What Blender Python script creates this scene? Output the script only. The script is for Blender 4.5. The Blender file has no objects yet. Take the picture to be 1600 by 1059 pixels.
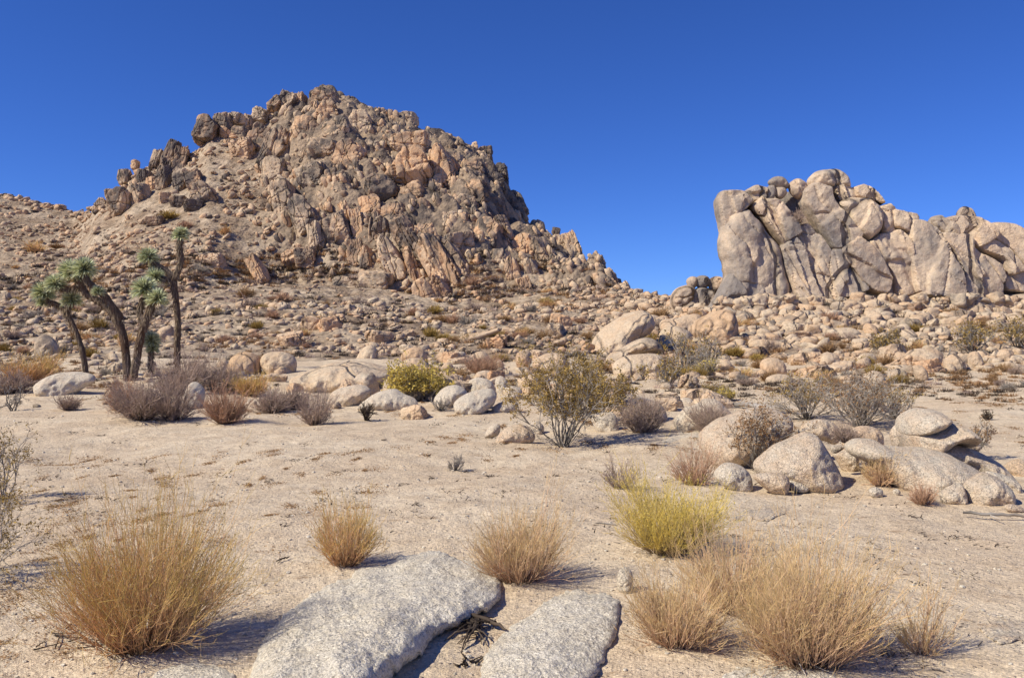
import bpy, math, random
import numpy as np
from mathutils import Vector, Matrix, Euler
from mathutils.geometry import delaunay_2d_cdt

random.seed(7)
RNG = np.random.default_rng(7)
F = 1386.0; CX = 800.0; HY = 530.0; EYE = 1.6
scene = bpy.context.scene
COL = scene.collection
R = math.radians

# ------------------------------------------------------------------ noise
def _h(ix, iy, iz, s=0):
    n = (ix * 374761393 + iy * 668265263 + iz * 2147483647 + s * 974634777) & 0xffffffff
    n = ((n ^ (n >> 13)) * 1274126177) & 0xffffffff
    n = ((n ^ (n >> 16)) * 2246822519) & 0xffffffff
    return ((n ^ (n >> 15)) & 0xffffff).astype(np.float64) / 0xffffff

def vnoise(p, s=0):
    p = np.asarray(p, float); i = np.floor(p).astype(np.int64); f = p - i
    f = f * f * f * (f * (f * 6 - 15) + 10)
    r = 0
    for a in (0, 1):
        for b in (0, 1):
            for c in (0, 1):
                w = (f[:, 0] if a else 1 - f[:, 0]) * (f[:, 1] if b else 1 - f[:, 1]) * (f[:, 2] if c else 1 - f[:, 2])
                r = r + w * _h(i[:, 0] + a, i[:, 1] + b, i[:, 2] + c, s)
    return r * 2 - 1

def fbm(p, o=4, s=0, g=0.5):
    p = np.asarray(p, float); r = 0; a = 1; t = 0
    for k in range(o):
        r = r + a * vnoise(p * (2.03 ** k) + 17.3 * k, s + k); t += a; a *= g
    return r / t

def worley(p, s=0):
    p = np.asarray(p, float); i = np.floor(p).astype(np.int64); f = p - i
    d1 = np.full(len(p), 9.0); d2 = np.full(len(p), 9.0); idv = np.zeros(len(p))
    for a in (-1, 0, 1):
        for b in (-1, 0, 1):
            for c in (-1, 0, 1):
                x, y, z = i[:, 0] + a, i[:, 1] + b, i[:, 2] + c
                q = np.stack([a + _h(x, y, z, s) - f[:, 0], b + _h(x, y, z, s + 1) - f[:, 1], c + _h(x, y, z, s + 2) - f[:, 2]], 1)
                d = np.sqrt((q * q).sum(1)); n = d < d1
                d2 = np.where(n, d1, np.minimum(d2, d)); idv = np.where(n, _h(x, y, z, s + 3), idv); d1 = np.where(n, d, d1)
    return d1, d2, idv

def sstep(a, b, x):
    t = np.clip((x - a) / (b - a), 0, 1); return t * t * (3 - 2 * t)

# ------------------------------------------------------------------ terrain
SIL = np.array([(-900, 250), (-400, 262), (0, 304), (50, 317), (115, 333), (150, 325), (185, 305), (210, 275), (245, 262), (280, 255), (310, 235),
    (325, 215), (395, 200), (430, 178), (480, 164), (510, 158), (550, 172), (590, 186), (640, 196), (665, 216), (720, 232), (755, 252), (775, 284),
    (790, 318), (820, 356), (860, 382), (885, 402), (900, 424), (940, 437), (975, 453), (1000, 461), (1050, 470), (1130, 474), (1300, 468), (1600, 465), (2500, 450)], float)
RDG = np.array([(-900, 170), (0, 150), (115, 142), (150, 118), (300, 120), (500, 130), (700, 125), (800, 115), (900, 100), (975, 85), (1050, 76), (1120, 68), (2500, 68)], float)
FTY = np.array([(-900, 80), (0, 80), (300, 82), (450, 90), (600, 88), (720, 84), (850, 84), (950, 75), (1000, 68), (1100, 57), (2500, 56)], float)
FTP = np.array([(-900, 480), (0, 482), (300, 462), (450, 445), (600, 455), (720, 476), (850, 466), (950, 478), (1000, 488), (1100, 500), (1250, 496), (2500, 490)], float)

def zpy(py, Y): return EYE + (HY - py) / F * Y

def base_height(x, y):
    x = np.asarray(x, float); y = np.asarray(y, float)
    px = CX + F * x / np.maximum(y, 14.0)
    px = np.clip(px, -900, 2500)
    st = [(12, 0.0), (22, 0.14), (27, 0.40), (38, 0.80), (50, 1.85)]
    z = np.interp(y, [s[0] for s in st], [s[1] for s in st])
    yf = np.interp(px, FTY[:, 0], FTY[:, 1]); zf = zpy(np.interp(px, FTP[:, 0], FTP[:, 1]), yf)
    yr = np.interp(px, RDG[:, 0], RDG[:, 1]); zr = zpy(np.interp(px, SIL[:, 0], SIL[:, 1]), yr)
    t = np.clip((y - 50) / (yf - 50), 0, 1); z = np.where(y > 50, 1.85 + (zf - 1.85) * t, z)
    t = np.clip((y - yf) / (yr - yf), 0, 1)
    st_ = sstep(420, 520, px) * (1 - sstep(880, 960, px))
    prof = t * (1 - st_) + (0.35 * t + 0.65 * np.sin(t * math.pi / 2)) * st_
    z = np.where(y > yf, zf + (zr - zf) * prof, z)
    z = np.where(y > yr, np.maximum(zr - (y - yr) * 0.55, -3 + 0 * zr), z)
    # right-hand side rises a little towards the right
    z = z + 0.45 * sstep(0.15, 0.8, x / np.maximum(y, 5)) * sstep(8, 20, y) * (1 - sstep(30, 45, y))
    # the dune-like hump left of centre
    return z

def cliffness(x, y):
    px = CX + F * x / np.maximum(y, 14.0)
    yf = np.interp(px, FTY[:, 0], FTY[:, 1])
    c = sstep(0, 10, y - yf) * sstep(380, 460, px) * (1 - sstep(930, 990, px))
    return c

def height(x, y):
    x = np.asarray(x, float); y = np.asarray(y, float)
    z = base_height(x, y)
    p = np.stack([x, y, np.zeros_like(x)], 1)
    z = z + fbm(p * 0.35, 3, 5) * 0.11 * sstep(4, 14, y)
    z = z + fbm(p * 2.3, 3, 11) * 0.022 + fbm(p * 1.0, 2, 13) * 0.04 * sstep(4, 10, y)
    far = sstep(24, 60, y)
    z = z + fbm(p * 0.12, 3, 21) * 0.7 * far
    c = cliffness(x, y)
    P = np.stack([x + 0.35 * z, y, z * 0.55], 1)
    d1, d2, i1 = worley(P / 3.2, 31)
    z = z + c * ((0.8 - d1) * 2.6 + (i1 - 0.5) * 2.2) * 0.8
    d1, d2, i1 = worley(P / 1.3, 41)
    z = z + (c * 0.8 + 0.28 * far) * ((0.7 - d1) * 1.0 + (i1 - 0.5) * 0.5)
    return z

_PXA = np.arange(-1400, 3001, 4.0); _YA = np.geomspace(2.0, 190, 420)
_gx, _gy = np.meshgrid(_PXA, _YA); _HC = height(((_gx - CX) / F * _gy).ravel(), _gy.ravel()).reshape(_gx.shape)
def fast_h(x, y):
    x = np.atleast_1d(np.asarray(x, float)); y = np.atleast_1d(np.asarray(y, float))
    a = np.clip((CX + F * x / np.maximum(y, .5) + 1400) / 4.0, 0, len(_PXA) - 1.001); b = np.clip(np.log(np.maximum(y, 2) / 2.0) / math.log(95) * 419, 0, 418.999)
    i = a.astype(int); j = b.astype(int); u = a - i; v = b - j
    return (_HC[j, i] * (1 - u) + _HC[j, i + 1] * u) * (1 - v) + (_HC[j + 1, i] * (1 - u) + _HC[j + 1, i + 1] * u) * v
_YS = np.geomspace(2.0, 190, 700)
def hit(px, py):
    """where the line of sight through a point of the photograph meets the terrain"""
    X = (px - CX) / F * _YS; Z = zpy(py, _YS); g = base_height(X, _YS)
    w = np.nonzero(g >= Z)[0]
    if len(w) == 0:
        yr = float(np.interp(px, RDG[:, 0], RDG[:, 1]))
        return (px - CX) / F * yr, yr, zpy(py, yr), False
    k = w[0]; y1 = _YS[k]
    if k > 0:
        y0 = _YS[k - 1]; a = g[k - 1] - Z[k - 1]; b = g[k] - Z[k]; t = -a / (b - a + 1e-9); y1 = y0 + (y1 - y0) * t
    return (px - CX) / F * y1, y1, zpy(py, y1), True

# ------------------------------------------------------------------ mesh helpers
def make_mesh(name, v, f, attrs=None, smooth=True):
    me = bpy.data.meshes.new(name)
    v = np.asarray(v, np.float32); n = len(v)
    me.vertices.add(n); me.vertices.foreach_set('co', v.ravel())
    if isinstance(f, np.ndarray):
        k = f.shape[1]; m = len(f)
        me.loops.add(m * k); me.loops.foreach_set('vertex_index', f.astype(np.int32).ravel())
        me.polygons.add(m); me.polygons.foreach_set('loop_start', np.arange(0, m * k, k, dtype=np.int32))
    else:
        tot = np.array([len(q) for q in f], np.int32); m = len(f)
        me.loops.add(int(tot.sum())); me.loops.foreach_set('vertex_index', np.concatenate([np.asarray(q, np.int32) for q in f]))
        me.polygons.add(m); me.polygons.foreach_set('loop_start', np.concatenate([[0], np.cumsum(tot)[:-1]]).astype(np.int32))
    me.update(calc_edges=True); me.validate()
    if smooth: me.polygons.foreach_set('use_smooth', np.ones(len(me.polygons), bool))
    for an, av in (attrs or {}).items():
        a = me.attributes.new(an, 'FLOAT', 'POINT'); a.data.foreach_set('value', np.asarray(av, np.float32))
    return me

def link(name, me, mat, parent=None, loc=None, color=(0, 0, 0, 1)):
    o = bpy.data.objects.new(name, me)
    COL.objects.link(o)
    if me is not None and mat is not None and not me.materials: me.materials.append(mat)
    if parent: o.parent = parent
    if loc is not None: o.location = loc
    o.color = color
    return o

def tag(o, label=None, cat=None, group=None, kind=None):
    if label: o['label'] = label
    if cat: o['category'] = cat
    if group: o['group'] = group
    if kind: o['kind'] = kind
    return o

def tubes(P, Rd, k=3):
    """P [N,S,3] centre lines, Rd [N,S] radii -> verts, quads, t"""
    P = np.asarray(P, float); N, S, _ = P.shape
    T = np.gradient(P, axis=1); T /= np.linalg.norm(T, axis=2, keepdims=True) + 1e-9
    up = np.zeros_like(T); up[..., 0] = 0.31; up[..., 1] = 0.77; up[..., 2] = 0.13
    A = np.cross(T, up); A /= np.linalg.norm(A, axis=2, keepdims=True) + 1e-9
    B = np.cross(T, A)
    an = np.arange(k) * 2 * math.pi / k
    V = P[:, :, None, :] + Rd[:, :, None, None] * (A[:, :, None, :] * np.cos(an)[None, None, :, None] + B[:, :, None, :] * np.sin(an)[None, None, :, None])
    idx = np.arange(N * S * k).reshape(N, S, k)
    a = idx[:, :-1, :]; b = np.roll(a, -1, 2); c = idx[:, 1:, :]; d = np.roll(c, -1, 2)
    Fq = np.stack([a, b, d, c], -1).reshape(-1, 4)
    return V.reshape(-1, 3), Fq

# ------------------------------------------------------------------ materials
def new_mat(name):
    m = bpy.data.materials.new(name); m.use_nodes = True
    nt = m.node_tree; b = nt.nodes['Principled BSDF']
    b.inputs['Roughness'].default_value = 0.95; b.inputs['Specular IOR Level'].default_value = 0.08
    return m, nt, b
class NB:
    def __init__(s, nt): s.nt = nt
    def n(s, t, **k):
        q = s.nt.nodes.new(t)
        for a, b in k.items(): setattr(q, a, b)
        return q
    def l(s, a, b): s.nt.links.new(a, b)
    def set(s, inp, v):
        if hasattr(v, 'is_linked') or hasattr(v, 'links'): s.l(v, inp)
        else: inp.default_value = v
    def math(s, op, a, b=0.0, c=None, clamp=False):
        q = s.n('ShaderNodeMath', operation=op, use_clamp=clamp); s.set(q.inputs[0], a); s.set(q.inputs[1], b)
        if c is not None: s.set(q.inputs[2], c)
        return q.outputs[0]
    def noise(s, vec, scale, detail=4, rough=0.55, dist=0.0):
        q = s.n('ShaderNodeTexNoise'); s.l(vec, q.inputs['Vector']); q.inputs['Scale'].default_value = scale
        q.inputs['Detail'].default_value = detail; q.inputs['Roughness'].default_value = rough; q.inputs['Distortion'].default_value = dist
        return q.outputs['Fac']
    def voro(s, vec, scale, feature='F1', out='Distance', rnd=1.0):
        q = s.n('ShaderNodeTexVoronoi', feature=feature); s.l(vec, q.inputs['Vector']); q.inputs['Scale'].default_value = scale
        q.inputs['Randomness'].default_value = rnd
        return q.outputs[out]
    def ramp(s, fac, pts):
        q = s.n('ShaderNodeValToRGB'); s.l(fac, q.inputs[0]); e = q.color_ramp.elements
        while len(e) < len(pts): e.new(0.5)
        for i, (p, c) in enumerate(pts):
            e[i].position = p; e[i].color = (c[0], c[1], c[2], 1) if not isinstance(c, (int, float)) else (c, c, c, 1)
        return q.outputs[0]
    def mix(s, fac, a, b, mode='MIX'):
        q = s.n('ShaderNodeMix', data_type='RGBA', blend_type=mode); s.set(q.inputs[0], fac)
        for i, v in ((6, a), (7, b)):
            if isinstance(v, tuple): q.inputs[i].default_value = (*v, 1)
            else: s.l(v, q.inputs[i])
        return q.outputs[2]
    def mapv(s, vec, scale=(1, 1, 1), rot=(0, 0, 0)):
        q = s.n('ShaderNodeMapping'); s.l(vec, q.inputs[0]); q.inputs['Rotation'].default_value = rot; q.inputs['Scale'].default_value = scale
        return q.outputs[0]
    def bump(s, h, dist, strength=1.0, normal=None):
        q = s.n('ShaderNodeBump'); s.l(h, q.inputs['Height']); q.inputs['Distance'].default_value = dist; q.inputs['Strength'].default_value = strength
        if normal is not None: s.l(normal, q.inputs['Normal'])
        return q.outputs[0]

def rock_mat(name, light, warm, dark, unit=1.0, varnish=0.0, crack=0.0, grain=0.0, tilt=R(25), spot=0.35, bumpk=1.0, crackscale=0.5, sharp=1.0):
    """unit = size in metres of the broad colour patches"""
    m, nt, b = new_mat(name); g = NB(nt)
    pos = g.n('ShaderNodeNewGeometry').outputs['Position']
    oi = g.n('ShaderNodeObjectInfo'); sep = g.n('ShaderNodeSeparateColor'); g.l(oi.outputs['Color'], sep.inputs[0])
    at = g.n('ShaderNodeAttribute', attribute_name='tone')
    tone = g.math('ADD', sep.outputs[0], at.outputs['Fac'])
    at2 = g.n('ShaderNodeAttribute', attribute_name='hue')
    hue = g.math('ADD', sep.outputs[1], at2.outputs['Fac'])
    n1 = g.noise(pos, 0.9 / unit, 6, 0.62, 0.3); n2 = g.noise(pos, 3.1 / unit, 5, 0.65); n3 = g.noise(pos, 14 / unit, 4, 0.7)
    # light to warm
    wf = g.math('ADD', g.math('MULTIPLY', g.math('SUBTRACT', n2, 0.5), 2.2), hue, clamp=True)
    c = g.mix(wf, light, warm)
    # dark desert varnish
    vf = g.math('ADD', g.math('MULTIPLY', g.math('SUBTRACT', n1, 0.5), 3.4), g.math('ADD', tone, varnish - 0.45))
    vf = g.math('ADD', vf, g.math('MULTIPLY', g.math('SUBTRACT', n3, 0.5), 0.9))
    st = g.noise(g.mapv(pos, (1.2 / unit, 1.2 / unit, 0.22 / unit), (0, tilt * 0, 0)), 2.2, 3, 0.6)
    vf = g.math('ADD', vf, g.math('MULTIPLY', g.math('SUBTRACT', st, 0.5), 1.6))
    vf = g.math('MULTIPLY', g.math('MULTIPLY', vf, sharp, clamp=True), 0.9)
    c = g.mix(vf, c, dark)
    # speckle
    sp = g.noise(pos, 60 / unit, 3, 0.8)
    k = g.ramp(sp, [(0.3, 1 - spot), (0.5, 1.0), (0.72, 1 + spot * 0.6)])
    c = g.mix(1.0, c, k, 'MULTIPLY')
    mm = g.ramp(n3, [(0.3, 0.78), (0.6, 1.08)])
    c = g.mix(1.0, c, mm, 'MULTIPLY')
    hgt = g.math('ADD', g.math('MULTIPLY', n2, 0.55), g.math('ADD', g.math('MULTIPLY', n3, 0.22), g.math('MULTIPLY', sp, 0.07)))
    nrm = g.bump(hgt, 0.55 * unit * bumpk, 0.75)
    if crack > 0:
        w = g.noise(pos, 1.3 / unit, 3)
        pv = g.mapv(pos, (1, 0.7, 0.28), (0, -tilt, 0))
        dq = g.n('ShaderNodeVectorMath', operation='ADD'); g.l(pv, dq.inputs[0])
        wn = g.n('ShaderNodeTexNoise'); g.l(pos, wn.inputs['Vector']); wn.inputs['Scale'].default_value = 0.8 / unit
        ws = g.n('ShaderNodeVectorMath', operation='SCALE'); g.l(wn.outputs['Color'], ws.inputs[0]); ws.inputs['Scale'].default_value = 0.9 * unit
        g.l(ws.outputs[0], dq.inputs[1])
        e = g.voro(dq.outputs[0], crackscale / unit, 'DISTANCE_TO_EDGE')
        cr = g.ramp(e, [(0.0, 0.0), (0.035, 1.0)])
        nrm = g.bump(cr, 0.25 * unit * crack, 0.9, nrm)
        c = g.mix(1.0, c, g.ramp(e, [(0.0, 1 - 0.55 * crack), (0.02, 1.0)]), 'MULTIPLY')
    if grain > 0:
        v = g.voro(pos, 1 / grain); gn = g.noise(pos, 2.2 / grain, 3, 0.7)
        nrm = g.bump(g.math('ADD', g.math('MULTIPLY', v, -1.0), gn), grain * 0.7, 0.9, nrm)
        vc = g.voro(pos, 1.3 / grain, 'F1', 'Color'); sc = g.n('ShaderNodeSeparateColor'); g.l(vc, sc.inputs[0])
        c = g.mix(1.0, c, g.ramp(sc.outputs[0], [(0.0, 0.62), (0.16, 0.97), (0.8, 1.06), (1.0, 1.22)]), 'MULTIPLY')
        c = g.mix(1.0, c, g.ramp(v, [(0.15, 1.05), (0.8, 0.82)]), 'MULTIPLY')
    g.l(c, b.inputs['Base Color']); g.l(nrm, b.inputs['Normal'])
    return m

M_HILL = rock_mat('hill granite', (0.70, 0.53, 0.355), (0.69, 0.42, 0.235), (0.125, 0.11, 0.10), unit=2.2, sharp=1.3, varnish=0.28, bumpk=0.35, crack=0.4, crackscale=1.0)
M_CRAG = rock_mat('crag granite', (0.70, 0.545, 0.385), (0.67, 0.465, 0.30), (0.255, 0.225, 0.20), unit=3.2, sharp=1.15, varnish=0.46, crack=0.6, crackscale=0.5, bumpk=0.3)
M_MID = rock_mat('rounded granite', (0.82, 0.70, 0.535), (0.80, 0.575, 0.375), (0.33, 0.285, 0.23), unit=0.6, varnish=-0.08, grain=0.018, bumpk=0.45, spot=0.15)
M_FAR = rock_mat('weathered granite', (0.69, 0.545, 0.38), (0.67, 0.45, 0.27), (0.16, 0.14, 0.125), unit=1.4, varnish=0.05, bumpk=0.45, crack=0.3, crackscale=0.7)
M_NEAR = rock_mat('coarse pale granite', (0.97, 0.87, 0.70), (0.95, 0.80, 0.58), (0.52, 0.47, 0.40), unit=0.45, varnish=-0.65, crack=0.15, crackscale=0.33, grain=0.015, spot=0.22, bumpk=0.5)

def sand_mat():
    m, nt, b = new_mat('sand'); g = NB(nt)
    pos = g.n('ShaderNodeNewGeometry').outputs['Position']
    n1 = g.noise(pos, 0.35, 5, 0.6); n2 = g.noise(pos, 2.2, 6, 0.7); n3 = g.noise(pos, 70, 3, 0.7); n4 = g.noise(pos, 12, 5, 0.7)
    c = g.mix(g.ramp(n1, [(0.35, 0.0), (0.65, 1.0)]), (0.82, 0.675, 0.48), (0.72, 0.555, 0.375))
    c = g.mix(g.ramp(n2, [(0.42, 0.0), (0.7, 0.75)]), c, (0.56, 0.415, 0.27))
    c = g.mix(1.0, c, g.ramp(n4, [(0.3, 0.88), (0.6, 1.06)]), 'MULTIPLY')
    # dark and pale gravel grains
    vc = g.voro(pos, 85, 'F1', 'Color'); sc = g.n('ShaderNodeSeparateColor'); g.l(vc, sc.inputs[0])
    c = g.mix(1.0, c, g.ramp(sc.outputs[0], [(0.0, 0.5), (0.10, 0.86), (0.85, 1.0), (1.0, 1.3)]), 'MULTIPLY')
    vc2 = g.voro(pos, 26, 'F1', 'Distance'); 
    vcc = g.voro(pos, 26, 'F1', 'Color'); s2 = g.n('ShaderNodeSeparateColor'); g.l(vcc, s2.inputs[0])
    peb = g.math('MULTIPLY', g.ramp(vc2, [(0.22, 1.0), (0.36, 0.0)]), g.ramp(s2.outputs[0], [(0.72, 0.0), (0.8, 1.0)]))
    c = g.mix(g.math('MULTIPLY', peb, 0.55), c, g.ramp(s2.outputs[1], [(0.0, (0.20, 0.14, 0.10)), (0.5, (0.55, 0.42, 0.3)), (1.0, (0.72, 0.64, 0.54))]))
    # thin mats of fallen brown leaf litter
    n5 = g.noise(g.mapv(pos, (1, 2.0, 1)), 3.3, 6, 0.75)
    lit = g.ramp(n5, [(0.58, 0.0), (0.67, 0.7)])
    c = g.mix(lit, c, (0.33, 0.20, 0.11))
    h = g.math('ADD', g.math('MULTIPLY', n4, 0.025), g.math('ADD', g.math('MULTIPLY', n3, 0.012), g.math('MULTIPLY', peb, 0.012)))
    nr = g.bump(g.math('ADD', h, g.math('MULTIPLY', n2, 0.08)), 1.0, 0.9)
    g.l(c, b.inputs['Base Color']); g.l(nr, b.inputs['Normal'])
    return m

def slope_mat():
    """gravelly hillside soil between the boulders"""
    m, nt, b = new_mat('hillside soil'); g = NB(nt)
    geo = g.n('ShaderNodeNewGeometry'); pos = geo.outputs['Position']
    n1 = g.noise(pos, 0.25, 6, 0.65); n2 = g.noise(pos, 1.6, 6, 0.75); n3 = g.noise(pos, 9, 4, 0.7)
    at = g.n('ShaderNodeAttribute', attribute_name='cliff')
    soil = g.mix(g.ramp(n1, [(0.38, 0.0), (0.62, 1.0)]), (0.56, 0.44, 0.31), (0.33, 0.235, 0.155))
    soil = g.mix(1.0, soil, g.ramp(n2, [(0.3, 0.68), (0.62, 1.08)]), 'MULTIPLY')
    vc = g.voro(pos, 2.6, 'F1', 'Color'); sc = g.n('ShaderNodeSeparateColor'); g.l(vc, sc.inputs[0])
    soil = g.mix(1.0, soil, g.ramp(sc.outputs[0], [(0.0, 0.62), (0.3, 0.95), (1.0, 1.12)]), 'MULTIPLY')
    rock = g.mix(g.ramp(n1, [(0.42, 0.0), (0.6, 1.0)]), (0.42, 0.31, 0.21), (0.13, 0.105, 0.09))
    rock = g.mix(1.0, rock, g.ramp(n2, [(0.3, 0.6), (0.62, 1.1)]), 'MULTIPLY')
    c = g.mix(at.outputs['Fac'], soil, rock)
    v1 = g.voro(pos, 1.1); v2 = g.voro(pos, 3.4)
    h = g.math('ADD', g.math('MULTIPLY', v1, -0.5), g.math('ADD', g.math('MULTIPLY', v2, -0.2), g.math('MULTIPLY', n3, 0.15)))
    g.l(c, b.inputs['Base Color']); g.l(g.bump(h, 0.6, 0.8), b.inputs['Normal'])
    return m
M_SAND = sand_mat(); M_SLOPE = slope_mat()

def plant_mat(name, pts, vary=0.35, trans=0.22):
    """colour runs along attribute t (0 base .. 1 tip) with per-stem variation v"""
    m, nt, b = new_mat(name); g = NB(nt)
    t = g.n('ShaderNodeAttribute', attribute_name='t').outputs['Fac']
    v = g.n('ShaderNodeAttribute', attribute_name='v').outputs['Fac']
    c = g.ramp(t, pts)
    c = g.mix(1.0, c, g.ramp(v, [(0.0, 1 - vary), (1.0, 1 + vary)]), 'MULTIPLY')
    g.l(c, b.inputs['Base Color'])
    b.inputs['Roughness'].default_value = 0.7
    if trans:
        tr = g.n('ShaderNodeBsdfTranslucent'); g.l(c, tr.inputs[0]); mx = g.n('ShaderNodeMixShader'); mx.inputs[0].default_value = trans
        g.l(b.outputs[0], mx.inputs[1]); g.l(tr.outputs[0], mx.inputs[2]); out = nt.nodes['Material Output']; g.l(mx.outputs[0], out.inputs[0])
    return m
MP = {
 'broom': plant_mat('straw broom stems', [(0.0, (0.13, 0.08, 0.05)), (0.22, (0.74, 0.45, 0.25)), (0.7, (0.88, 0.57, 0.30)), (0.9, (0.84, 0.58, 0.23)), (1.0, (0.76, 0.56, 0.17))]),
 'broomg': plant_mat('pale broom stems', [(0.0, (0.15, 0.10, 0.07)), (0.22, (0.78, 0.51, 0.33)), (0.75, (0.88, 0.62, 0.375)), (1.0, (0.84, 0.61, 0.28))]),
 'yellow': plant_mat('yellow flowering stems', [(0.0, (0.16, 0.11, 0.07)), (0.3, (0.52, 0.38, 0.23)), (0.55, (0.72, 0.56, 0.26)), (0.75, (0.88, 0.68, 0.20)), (1.0, (0.90, 0.69, 0.17))]),
 'mauve': plant_mat('grey mauve twigs', [(0.0, (0.15, 0.115, 0.095)), (0.3, (0.46, 0.355, 0.29)), (1.0, (0.58, 0.43, 0.33))]),
 'red': plant_mat('reddish twigs', [(0.0, (0.18, 0.11, 0.075)), (0.3, (0.54, 0.34, 0.22)), (1.0, (0.66, 0.41, 0.26))]),
 'grey': plant_mat('silver grey branches', [(0.0, (0.20, 0.175, 0.15)), (0.5, (0.50, 0.45, 0.39)), (1.0, (0.50, 0.41, 0.31))]),
 'dark': plant_mat('dark dead twigs', [(0.0, (0.055, 0.042, 0.033)), (1.0, (0.17, 0.125, 0.09))]),
 'olive': plant_mat('olive leaves', [(0.0, (0.24, 0.165, 0.05)), (0.5, (0.36, 0.24, 0.07)), (1.0, (0.56, 0.38, 0.11))], 0.45, 0.15),
 'rust': plant_mat('rusty dry leaves', [(0.0, (0.24, 0.13, 0.06)), (1.0, (0.50, 0.31, 0.15))], 0.45, 0.15),
 'lime': plant_mat('yellow green leaves', [(0.0, (0.50, 0.38, 0.10)), (1.0, (0.78, 0.60, 0.15))], 0.35, 0.2),
 'yucca': plant_mat('spiky green leaves', [(0.0, (0.34, 0.34, 0.17)), (0.6, (0.54, 0.58, 0.32)), (1.0, (0.82, 0.82, 0.54))], 0.4, 0.1),
 'thatch': plant_mat('dead hanging leaves', [(0.0, (0.18, 0.125, 0.08)), (1.0, (0.42, 0.33, 0.22))], 0.4),
}

def bark_mat():
    m, nt, b = new_mat('shaggy bark'); g = NB(nt)
    pos = g.n('ShaderNodeNewGeometry').outputs['Position']
    n = g.noise(g.mapv(pos, (1, 1, 0.45)), 9, 6, 0.75); n2 = g.noise(pos, 1.2, 3)
    c = g.ramp(n, [(0.25, (0.045, 0.03, 0.022)), (0.5, (0.14, 0.085, 0.055)), (0.75, (0.30, 0.20, 0.13))])
    c = g.mix(g.ramp(n2, [(0.45, 0.0), (0.65, 0.6)]), c, (0.22, 0.185, 0.155))
    g.l(c, b.inputs['Base Color']); g.l(g.bump(n, 0.12, 1.0), b.inputs['Normal'])
    return m
M_BARK = bark_mat()

# ------------------------------------------------------------------ ground sheets
def build_terrain():
    AP = 10.0
    rows = np.concatenate([np.linspace(-6, 2, 24, endpoint=False), np.geomspace(2, 28, 330, endpoint=False),
                           np.geomspace(28, 60, 130, endpoint=False), np.linspace(60, 150, 400, endpoint=False), np.geomspace(150, 420, 40)])
    u = np.concatenate([np.linspace(-1.7, -0.72, 90, endpoint=False), np.linspace(-0.72, 0.72, 620, endpoint=False), np.linspace(0.72, 1.7, 90)])
    U, Yg = np.meshgrid(u, rows)
    apex = AP * np.clip(1 - (Yg - 2) / 60, 0, 1) + 0
    X = U * (Yg + apex)
    h = height(X.ravel(), Yg.ravel()).reshape(X.shape)
    # hillside faces also bulge sideways so the rock reads as blocks
    V = np.stack([X, Yg, h], -1)
    c = cliffness(X.ravel(), Yg.ravel()).reshape(X.shape)
    nr, nc = X.shape
    def sub(r0, r1, name, mat):
        n = (r1 - r0); vv = V[r0:r1].reshape(-1, 3)
        i = np.arange(n * nc).reshape(n, nc)
        q = np.stack([i[:-1, :-1], i[:-1, 1:], i[1:, 1:], i[1:, :-1]], -1).reshape(-1, 4)
        me = make_mesh(name, vv, q, {'cliff': c[r0:r1].ravel()})
        return tag(link(name, me, mat), kind='structure')
    ks = int(np.searchsorted(rows, 36))
    sub(0, ks + 1, 'ground', M_SAND)
    sub(ks, nr, 'hillside', M_SLOPE)
    # the plain that carries the ground sheet on to the horizon
    s = 9000
    me = make_mesh('desert_plain', [(-s, -s, -3.6), (s, -s, -3.6), (s, s, -3.6), (-s, s, -3.6)], np.array([[0, 1, 2, 3]]))
    tag(link('desert_plain', me, M_SAND), kind='structure')
build_terrain()

# ------------------------------------------------------------------ rocks
def ico(sub):
    import bmesh
    bm = bmesh.new(); bmesh.ops.create_icosphere(bm, subdivisions=sub, radius=1)
    v = np.array([q.co[:] for q in bm.verts]); f = np.array([[q.index for q in p.verts] for p in bm.faces]); bm.free()
    return v, f
ICO = {s: ico(s) for s in (2, 3, 4, 5)}

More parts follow.
